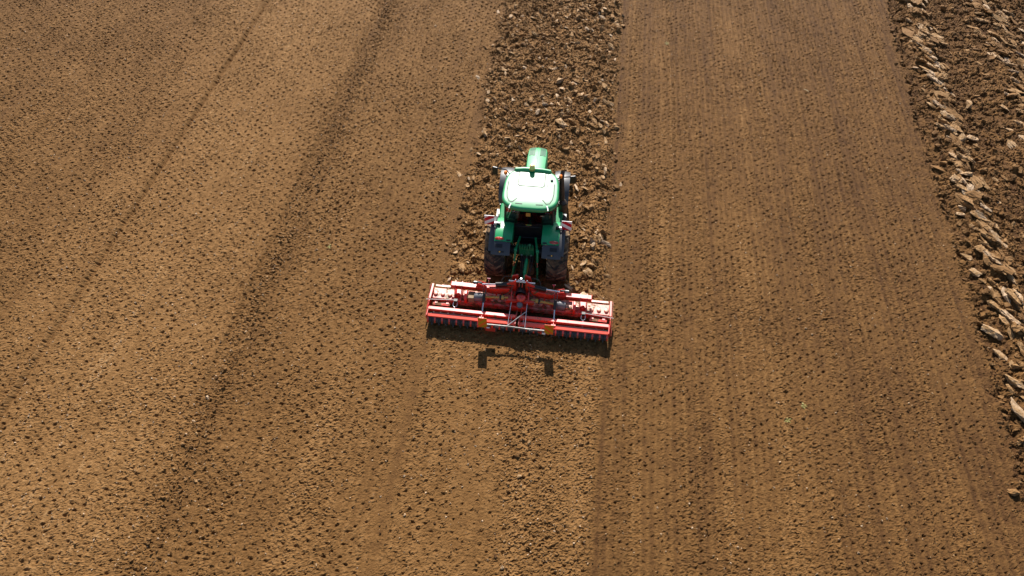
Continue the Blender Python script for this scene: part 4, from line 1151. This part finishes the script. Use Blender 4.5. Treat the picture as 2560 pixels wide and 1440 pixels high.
# ================================================================== single large clods, weeds and a straw
def big_clod(seed, x, y, L, W, H, yaw, tilt, dry, label, group):
    V, F = chunk(900 + seed, 13, 4, 1.0, 1.0, 0.20)
    V = V * np.array([L / 2, W / 2, H / 2])
    e = Euler((R(tilt), 0, R(yaw))).to_matrix()
    V = V @ np.array(e).T
    h, d = height(np.array([x]), np.array([y]))
    V = V + np.array([0, 0, H * 0.20])
    o = mesh_from_arrays('soil_clod', V, F, M['clod'], np.full(len(V), dry) + 0.1 * gnoise(V[:, 0] * 9, V[:, 1] * 9, seed), False)
    o.location = (x, y, float(h[0]))
    tag(o, label, 'clod', group)
    return o
G1 = 'large pale clods on the ploughed strip'
G2 = 'large pale slices along the right furrow'
CLODS = [
 (0.55, 10.70, .80, .34, .26, -52, 18, .86, 'long pale slab-shaped clod, the largest on the ploughed strip ahead of the bonnet', G1),
 (0.50, 10.10, .36, .28, .24, 10, 10, .80, 'pale blocky clod just below the longest slab on the ploughed strip', G1),
 (1.05, 10.85, .62, .36, .30, -50, 14, .62, 'brownish slab-shaped clod right beside the longest pale slab', G1),
 (0.75, 12.25, .60, .34, .32, -62, 20, .84, 'pale clod with a long dark shadow, above the longest slab', G1),
 (0.22, 13.65, .46, .34, .42, 60, 22, .88, 'upright pale pointed clod in the middle of the ploughed strip', G1),
 (-.25, 12.03, .36, .20, .14, 0, 8, .98, 'small flat whitish clod left of the clod with the dark shadow', G1),
 (-.45, 12.60, .26, .22, .18, 20, 8, .94, 'small round whitish clod just above the small flat whitish one', G1),
 (2.50, 10.85, .60, .24, .22, -60, 12, .84, 'pale clod on the right border of the strip, level with the longest slab', G1),
 (2.45, 9.85, .60, .24, .20, -82, 10, .80, 'narrow pale clod pointing along the right border, below another border clod', G1),
 (-2.55, 9.70, .60, .26, .22, -50, 12, .80, 'pale slanting clod on the left border of the strip ahead of the left mirror', G1),
 (-2.35, 5.10, .40, .30, .24, 0, 10, .74, 'pale rounded clod left of the red and white board on the left mudguard', G1),
 (-1.95, 4.50, .55, .30, .24, -60, 12, .68, 'tan slab-shaped clod close to the left rear tyre', G1),
 (-2.25, 2.35, .55, .26, .22, -75, 10, .74, 'pale pointed clod on the soil in front of the left end of the harrow', G1),
 (2.42, 4.25, .42, .32, .26, -60, 10, .76, 'pale clod on the right border beside the right rear tyre', G1),
 (2.25, 3.00, .36, .28, .22, 20, 10, .74, 'pale clod right of the right rear tyre, just ahead of the harrow', G1),
 (16.75, 12.95, .80, .42, .32, -60, 16, .88, 'broad pale slice lying near the top of the furrow edge, widest there', G2),
 (17.10, 11.80, .70, .38, .30, -120, 14, .84, 'pale slice turned across the row, just below the broadest upper slice', G2),
 (18.10, 14.30, .60, .34, .36, 80, 20, .84, 'upright pale clod standing alone inside the upper furrow', G2),
 (20.00, 14.90, .60, .46, .36, 10, 10, .50, 'brown blocky clod inside the furrow near the right edge of the picture', G2),
 (16.45, 7.15, .85, .34, .28, -55, 16, .90, 'pale slice halfway down the right furrow, above a long chain of slices', G2),
 (16.65, 6.05, 1.0, .26, .26, -66, 14, .86, 'long narrow pale slice beside the midway furrow edge', G2),
 (15.70, 5.20, .75, .30, .26, -48, 16, .84, 'pale slanting slice nearest the worked land below the midway slices', G2),
 (15.72, 4.40, .80, .32, .26, -48, 16, .86, 'pale slice with a black shadow under it, next below the slanting one', G2),
 (16.70, 4.25, 1.0, .28, .26, -66, 14, .80, 'long tan slice farther inside the furrow, level with the shadowed slice', G2),
 (15.55, 1.85, .95, .36, .28, -46, 18, .88, 'big pale slice on the furrow edge above the two lowest slices', G2),
 (15.60, 0.95, .85, .30, .26, -46, 18, .86, 'long pale slice with a curved upper edge low on the furrow', G2),
 (15.65, -.05, .85, .30, .26, -42, 18, .84, 'pale slanting slice second from the bottom of the right furrow', G2),
 (15.50, -1.20, 1.2, .36, .28, -58, 14, .90, 'longest pale slice, at the very bottom of the right furrow', G2),
]
for i, c in enumerate(CLODS):
    big_clod(i, *c)

# small weeds: rosettes of narrow leaves
M['weed'] = paint('weed_leaf', (0.24, 0.22, 0.06), 0.6)
M['straw'] = paint('dry_straw', (0.50, 0.40, 0.22), 0.6)
def weed(seed, x, y, r_, label):
    rs = random.Random(seed)
    h, d = height(np.array([x]), np.array([y]))
    b = MB()
    for k in range(9):
        a = 2 * math.pi * k / 9 + rs.uniform(-.3, .3); L = r_ * rs.uniform(0.6, 1.1); up = rs.uniform(0.3, 0.9)
        d_ = Vector((math.cos(a), math.sin(a), 0)); n_ = Vector((-math.sin(a), math.cos(a), 0))
        pts = [d_ * 0.01, d_ * L * 0.5 + Vector((0, 0, L * 0.5 * up)), d_ * L + Vector((0, 0, L * 0.25 * up))]
        w = [0.006, 0.016, 0.002]
        b.add([p + n_ * w[i] * q + Vector((0, 0, 0.0)) for i, p in enumerate(pts) for q in (-1, 1)], [(0, 1, 3, 2), (2, 3, 5, 4)])
    b.tube((0, 0, -0.04), (0, 0, 0.03), 0.008, n=6)
    o = b.obj('weed', 'weed', None, smooth=0, recalc=False)
    o.location = (x, y, float(h[0]))
    tag(o, label, 'weed', 'small weeds on the tilled soil')
weed(1, 9.05, -1.69, 0.12, 'yellow-green weed right of the harrow, the upper of two growing close together')
weed(2, 8.51, -2.24, 0.13, 'pale yellow weed just below the other small weed right of the harrow')
weed(3, 5.11, 17.49, 0.16, 'pale weed on the pale stripe right of the ploughed strip, near the top')
weed(4, -7.22, 2.78, 0.13, 'small weed alone on the dark soil left of the tractor')
b = MB(); b.path([(-0.10, 0.07, 0.02), (0.0, 0.0, 0.035), (0.09, -0.09, 0.02)], [0.012, 0.014, 0.010], 8)
st = b.obj('straw', 'straw', None)
st.location = (11.22, 14.48, 0.03)
tag(st, 'short pale straw lying on the worked land between tractor and furrow', 'straw')
